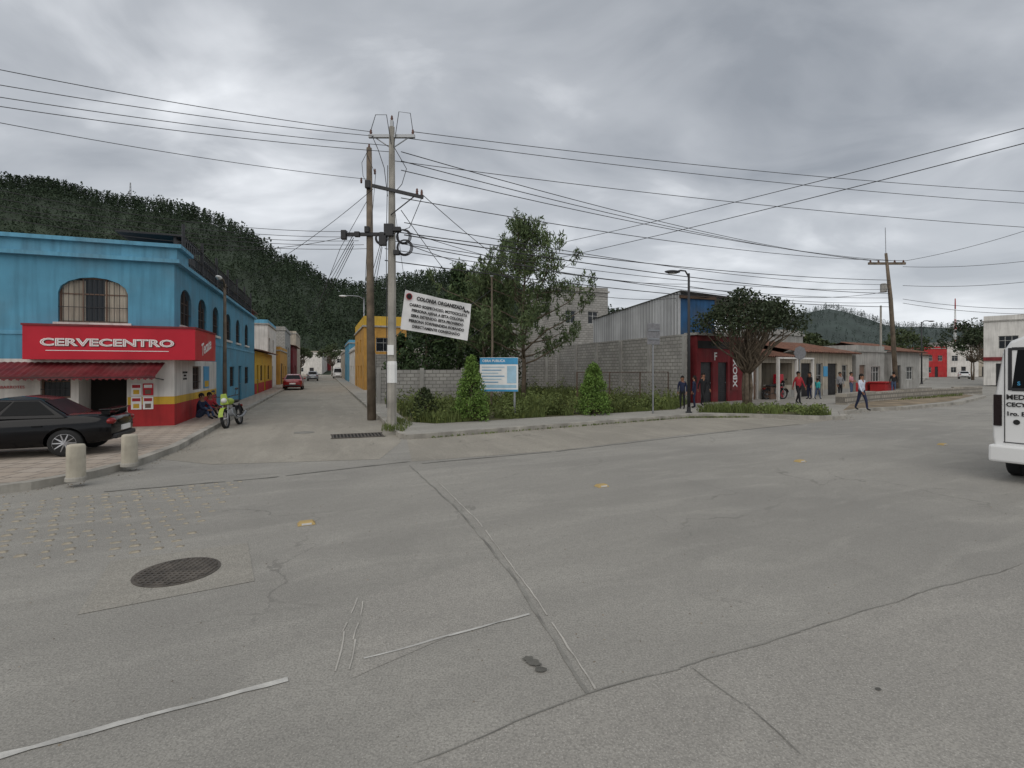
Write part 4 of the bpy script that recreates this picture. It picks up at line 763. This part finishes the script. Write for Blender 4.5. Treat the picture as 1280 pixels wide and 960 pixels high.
    MB().box(xr-.03,xr+.12,-hw*.72,hw*.72,st[0][1]-.1,st[0][1]+.02).build('rear_bumper','iron',t,bevel=.03)
    if spoiler: MB().box(xr+.1,xr+.34,-.6,.6,1.06,1.09).box(xr+.14,xr+.3,-.58,-.53,.94,1.06).box(xr+.14,xr+.3,.53,.58,.94,1.06).build('spoiler',paint,t,bevel=.012)
    return t
SED=[(-2.2,.46,.80,.70),(-2.1,.30,.97,.80),(-1.55,.22,1.0,.86),(-.6,.2,.96,.88),(.7,.2,.94,.88),(1.4,.22,.87,.86),(1.95,.26,.76,.79),(2.2,.36,.60,.62)]; SC=(-1.50,1.2,-.72,.1,.92,1.42,.80,.60); SB=(-1.38,1.2,-.80,.05,.92,1.40,.80,.60)
HAT=[(-1.8,.45,.85,.70),(-1.72,.3,1.0,.80),(-1.3,.22,1.02,.84),(0,.2,.98,.85),(.9,.22,.94,.84),(1.5,.26,.8,.78),(1.75,.36,.62,.62)]; HC=(-1.72,.85,-1.4,.15,.95,1.5,.77,.6)
VAN=[(-2.2,.4,1.1,.80),(-2.15,.3,1.2,.86),(-1.5,.25,1.2,.88),(0,.25,1.2,.88),(1.5,.25,1.15,.88),(2.0,.3,1.0,.84),(2.2,.4,.7,.74)]; VC=(-2.18,1.9,-2.05,1.2,1.12,2.0,.84,.72)
q=V((-9.5,10.8,.12))
c_=car('parked_car','black saloon with rear spoiler parked on paving before the blue shop','car',q-v*1.22+u*.78,A1+PI,'carblack',SED,SB,(-1.32,1.36),.32,.87,spoiler=True); c_.scale=(.96,.94,.90)
car('parked_car','red saloon parked with its tail to us up the side street','car',G(366,487.5)+u*1.6,A1+PI/2,'carred',SED,SC,(-1.32,1.36),.32,.87)
car('small_van','white van coming down the far side street','van',G(422,473)+u*1,A1-PI/2,'carwhite',VAN,VC,(-1.35,1.4),.33,.87)
car('parked_car','dark hatchback parked beyond the red car on the left','car',G(391,476),A1+PI/2,'cargrey',HAT,HC,(-1.15,1.2),.3,.83)
for px,d,rz,pm,lb in ((1131,70,.6,'carblack','black car parked near the right shops at the bend'),(1205,95,.9,'carwhite','single white car waiting at the far right bend')):
    car('parked_car',lb,'car',((px-640)/F*d,d,.01 if px>1150 else .12),rz,pm,SED,SC,(-1.32,1.36),.31,.85)
t=thing('passenger_van','white passenger van cut by the right edge with dark rear window','van',V((8.57,9.15,0.03)),math.atan2(-.85,.53))
pr=[(.06,.42),(.0,.75),(.0,1.3),(.05,1.6),(.14,2.25),(.24,2.44),(.45,2.54),(.85,2.57),(1.25,2.54),(1.46,2.44),(1.56,2.25),(1.65,1.6),(1.7,1.3),(1.7,.75),(1.64,.42)]
k=MB(); n=len(pr); ys=[(0,.9,.03),(.06,.975,0),(.2,1,0),(3.9,1,0),(4.4,.98,0),(4.75,.86,0)]; vs=[]
for y,s,_ in ys: vs+=[(.85+(x-.85)*(.97 if y==0 else 1),y,.42+(z-.42)*(s if y>4 else (.985 if y==0 else 1))) for x,z in pr]
k.add(vs,[(i*n+j,i*n+(j+1)%n,(i+1)*n+(j+1)%n,(i+1)*n+j) for i in range(len(ys)-1) for j in range(n)]+[tuple(range(n))[::-1],tuple(range((len(ys)-1)*n,len(ys)*n))]); k.build('body','carwhite',t,bevel=.02)
MB().quad((.27,-.006,1.62),(1.43,-.006,1.62),(1.36,-.006,2.28),(.34,-.006,2.28)).build('rear_window','carglass',t)
for a in ((.22,.27,1.58,2.32),(1.43,1.48,1.58,2.32),(.27,1.43,1.57,1.62),(.27,1.43,2.28,2.33)): MB().box(a[0],a[1],-.012,-.004,a[2],a[3]).build('window_seal','iron',t)
for x in (.03,1.55): MB().box(x,x+.11,-.03,.02,.95,1.5).build('taillight','lampdark',t,bevel=.01)
MB().box(-.02,1.72,-.12,.1,.32,.62).build('bumper','carwhite',t,bevel=.04); MB().box(.5,1.2,-.02,-.004,.72,.9).build('licence_plate','wht',t); MB().box(.16,1.54,-.01,-.004,.66,.675).build('door_seam','iron',t); MB().box(.17,.182,-.009,-.004,.675,2.3).build('door_seam','iron',t)
for s,z,sz in (('MED',1.46,.12),('CECYT',1.33,.1),('1ro. E',1.17,.1)): text(t,s,T((.195,-.012,z))@FX,sz,'ink',bold=.003,align='LEFT')
MB().lathe([(.045,-.012),(.045,-.008)],16,(.33,0,1.03),'y').build('emblem','ink',t); text(t,'S',T((.36,-.016,1.70))@FX,.09,'bluep',bold=.002)
for x,s in ((.12,-1),(1.58,1)):
    for y in (.95,3.8):
        wl=MB().lathe([(.22,-.1),(.31,-.1),(.33,-.07),(.33,.07),(.31,.1),(.22,.1)],24,(x,y,.30),'x').build('wheel','tyre',t,True); MB().lathe([(.22,-.08),(.22,.08),(.1,.1 if s>0 else .09)],18,(x,y,.30),'x').build('rim','rim',wl)
def bike(label,loc,rz,body,lean=.12):
    t=thing('motorcycle',label,'motorcycle',loc,rz); t.rotation_euler=(lean,0,rz)
    for x in (-.62,.66):
        wl=MB().tube([(x+.29*math.cos(a*PI/12),0,.31+.29*math.sin(a*PI/12)) for a in range(25)],.05,8).build('wheel','tyre',t,True); k=MB().lathe([(.05,-.06),(.05,.06)],10,(x,0,.31),'y').tube([(x+.24*math.cos(a*PI/12),0,.31+.24*math.sin(a*PI/12)) for a in range(25)],.012,6)
        for i in range(12): k.tube([(x,.03*(-1)**i,.31),(x+.24*math.cos(i*PI/6),0,.31+.24*math.sin(i*PI/6))],.004,4)
        k.build('rim','rim',wl)
    for s in (-.08,.08): MB().tube([(.66,s,.31),(.42,s,.95)],.022,7).build('fork','steel',t)
    k=MB().tube([(.42,0,.9),(.1,0,.45),(-.2,0,.35),(-.35,0,.7),(.38,0,.85)],.025,6)
    for s in (-.1,.1): k.tube([(-.62,s,.31),(-.2,s*.6,.38)],.02,6).tube([(-.5,s,.33),(-.5,s,.75)],.022,6)
    k.build('frame','iron',t); MB().ell((.12,0,.86),(.28,.14,.12),12,8).build('fuel_tank',body,t,True); MB().ell((-.38,0,.84),(.42,.12,.06),12,6).build('seat','ink',t,True)
    MB().box(-.08,.25,-.13,.13,.35,.65,.03,.02).build('engine','steel',t,bevel=.03); MB().tube([(.3,.14,.45),(.1,.16,.27),(-.5,.17,.3),(-.85,.17,.42)],[.022,.03,.045,.05],8).build('exhaust','steel',t,True)
    MB().tube([(.3,-.38,1.06),(.36,-.2,1.05),(.4,0,1.0),(.36,.2,1.05),(.3,.38,1.06)],.015,6).build('handlebar','iron',t); MB().ell((.56,0,.92),(.09,.1,.09),10,8).build('headlight','lampwh',t,True); MB().box(.48,.58,-.13,.13,.78,1.14,.03,.04).build('front_cowl',body,t,bevel=.03)
    for x,a0,a1 in ((.66,.25,2.2),(-.62,.7,2.8)): 
        k=MB()
        for i in range(8):
            a=a0+(a1-a0)*i/8; b=a0+(a1-a0)*(i+1)/8; k.quad(*[(x+.38*math.cos(q),s,.31+.38*math.sin(q)) for q,s in ((a,-.07),(b,-.07),(b,.07),(a,.07))])
        k.build('mudguard',body if x>0 else 'iron',t)
    for s in (-.28,.28): MB().tube([(.34,s,1.05),(.36,s*1.25,1.25)],.008,5).ell((.36,s*1.3,1.27),(.02,.06,.04),8,6).build('mirror','iron',t)
    MB().box(-.95,-.85,-.06,.06,.62,.7).build('taillight','lampred',t); return t
bike('lime green and black motorcycle standing at kerb by the blue building',G(290,533)+V((0,.1,.0)),R(-80),'lime')
bike('dark parked motorcycle outside the tiled open shop',G(968,499,.12),R(20),'ink')
# ---------------------------------------------------------------- people
def person(label,loc,rz,h,top_,leg,pose='walk',ph=1,hair=True,shoe='black',coat=False,long=False):
    t=thing('person',label,'person',loc,rz); s=h/1.72; J={}; R_={}
    def j(n,p,r): J[n]=V(p)*s; R_[n]=r*s
    if pose=='sit':
        z=.17; j('pel',(0,0,z),.135); j('sp',(0,.03,z+.24),.125); j('ch',(0,.07,z+.44),.14); o=V((0,.10,z+.44-1.36)); kn=(.36,.46); an=(.52,.07)
    else: j('pel',(0,0,.93),.125); j('sp',(0,.005,1.14),.115); j('ch',(0,.01,1.33),.135); o=V((0,0,0))
    j('nk',V((0,.0,1.475))+o,.052); j('hd',V((0,.02,1.565))+o,.078); j('ht',V((0,.01,1.66))+o,.085); j('tp',V((0,0,1.7))+o,.05); j('ns',V((0,.115,1.6))+o,.014)
    E=[('pel','sp'),('sp','ch'),('ch','nk'),('nk','hd'),('hd','ht'),('ht','tp'),('hd','ns')]
    for sd,a in ((1,'L'),(-1,'R')):
        st_=.22*sd*ph if pose=='walk' else .03*sd
        j('sh'+a,V((.165*sd,0,1.39))+o,.06)
        if pose=='sit': el,wr,hn=V((.24*sd,.2,1.15))+o,V((.2*sd,.42,1.1))+o,V((.17*sd,.5,1.1))+o
        elif pose=='talk': el,wr,hn=V((.23*sd,.02,1.13)),V((.15*sd,.22,1.08)),V((.08*sd,.28,1.1))
        else: el,wr,hn=V((.22*sd,-st_*.4,1.13)),V((.225*sd,.05-st_*.8,.9)),V((.22*sd,.07-st_*.95,.82))
        j('el'+a,el,.044); j('wr'+a,wr,.03); j('hn'+a,hn,.036)
        j('hp'+a,(.085*sd,0,J['pel'].z/s-.05),.09)
        if pose=='sit': j('kn'+a,(.13*sd,kn[0],kn[1]),.065); j('an'+a,(.12*sd,an[0],an[1]+.02),.042); j('to'+a,(.12*sd,an[0]+.17,.035),.036)
        else: j('kn'+a,(.09*sd,st_*.6+.03,.49),.062); j('an'+a,(.085*sd,st_*1.1-.02,.085+(.05 if st_<-.1 else 0)),.042); j('to'+a,(.09*sd,st_*1.1+.15,.035),.036)
        E+=[('ch','sh'+a),('sh'+a,'el'+a),('el'+a,'wr'+a),('wr'+a,'hn'+a),('pel','hp'+a),('hp'+a,'kn'+a),('kn'+a,'an'+a),('an'+a,'to'+a)]
    nm=list(J); ix={n:i for i,n in enumerate(nm)}; vs=[J[n] for n in nm]; rr=[R_[n] for n in nm]; es=[(ix[a],ix[b]) for a,b in E]; roots=[ix['pel']]; ez=[]
    for a,b in E:
        c='skin'
        if a in('pel','sp') or (a=='ch' and b[:2]=='sh') or a[:2]=='sh': c='top'
        if a[:2]=='el': c='top' if long else 'skin'
        if b[:2]=='hp' or a[:2] in('hp','kn'): c='leg'
        if a[:2]=='an': c='shoe'
        ez.append(c)
    for sd,a in ((1,'L'),(-1,'R')):
        d=(J['hn'+a]-J['wr'+a]).normalized(); sx=d.cross(V((sd,0,0))).normalized(); b0=J['hn'+a]
        for q,(off,L) in enumerate(((-.03,.075),(-.01,.085),(.01,.08),(.028,.062),(-.045,.05))):
            i0=len(vs); p=b0+sx*off*s; dd=d if q<4 else (d*.6-sx*.8).normalized(); vs+=[p,p+dd*L*.55*s,p+(dd*L*.95+V((-sd*.015,0,0)))*s]; rr+=[.0095*s,.009*s,.007*s]; es+=[(i0,i0+1),(i0+1,i0+2)]; ez+=['skin','skin']; roots.append(i0)
    me=bpy.data.meshes.new('body'); me.from_pydata(vs,es,[]); b=bpy.data.objects.new('body',me); COL.objects.link(b); sk=b.modifiers.new('k','SKIN'); sk.use_smooth_shade=True
    for i,x in enumerate(me.skin_vertices[0].data): x.radius=(rr[i],rr[i]); x.use_root=i in roots
    b.modifiers.new('s','SUBSURF').levels=1; frozen(b); b.parent=t; me=b.data; me.materials.clear(); order=['skin','top','leg','shoe']
    for m in ('c_skin','c_'+top_,'c_'+leg,'c_'+shoe): me.materials.append(M[m])
    segs=[(vs[a],vs[c]-vs[a],z) for (a,c),z in zip(es,ez)]
    for f in me.polygons:
        c=f.center; best=9
        for a,d,z in segs:
            k=max(0,min(1,(c-a).dot(d)/max(1e-6,d.length_squared))); L=(c-a-d*k).length
            if L<best: best=L; f.material_index=order.index(z)
        f.use_smooth=True
    hc=J['hd'].lerp(J['ht'],.55)
    k=MB(); k.ell(hc+V((0,-.028,.03))*s,(.098*s,.105*s,.112*s),12,8,.03)
    if hair=='long': k.ell(hc+V((0,-.085,-.1))*s,(.075*s,.05*s,.18*s),10,7,.05)
    k.build('hair','c_hair',t,True)
    for sd in (-1,1): MB().ell(hc+V((.033*sd,.098,-.012))*s,(.012*s,.008*s,.008*s),6,5).build('eye','ink',t); MB().ell(hc+V((.092*sd,.01,-.015))*s,(.012*s,.025*s,.035*s),6,5).build('ear','c_skin',t)
    MB().ell(hc+V((0,.093,-.075))*s,(.024*s,.008*s,.007*s),6,5).build('mouth','c_redc',t)
    return t
person('person in dark navy school uniform, left of the pair by the lamp post',G(853,511,.12),R(150),1.5,'navy','black','stand',hair='long',long=True)
person('person in black jacket walking right of the lamp post',G(879,508,.12),R(-160),1.62,'black','black','walk',long=True)
person('person in navy top right behind the lamp post',G(868,510,.12),R(60),1.5,'navy','navy','stand',hair='long',long=True)
person('person in red jacket and black trousers walking along the shop pavement',G(998,505,.12),R(-170),1.68,'redc','black','walk',long=True)
person('person in black top beside the one in turquoise near cream house',G(1012,499,.12),R(100),1.62,'black','navy','stand',hair='long',long=True)
person('person in bright turquoise top by the black doors',G(1022,499,.12),R(-60),1.25,'teal','jean','walk',long=True)
person('person in pink top standing before the end of the cream house',G(1064,496,.12),R(-150),1.6,'pink','jean','talk')
person('person in pale top and dark trousers walking toward us near the kerb',G(1077,513,.12),R(-165),1.6,'whitec','navy','walk',-1,hair='long',long=True)
person('person in dark clothes by the red planter',G(1117,493,.12),R(-30),1.6,'black','jean','stand',long=True)
person('person in grey top standing left of the pink topped one',G(1050,497,.12),R(180),1.6,'greyc','black','stand',long=True)
wl=C0+u*2.2+v*.28; person('person in dark jacket sitting against the shop side wall, nearer to us',V((wl.x,wl.y,.12)),A1-PI/2-.5,1.65,'navy','jean','sit',long=True)
wl=C0+u*3.6+v*.28; person('person in red top sitting against the shop side wall, farther from us',V((wl.x,wl.y,.12)),A1-PI/2-.5,1.6,'redc','black','sit',long=True)
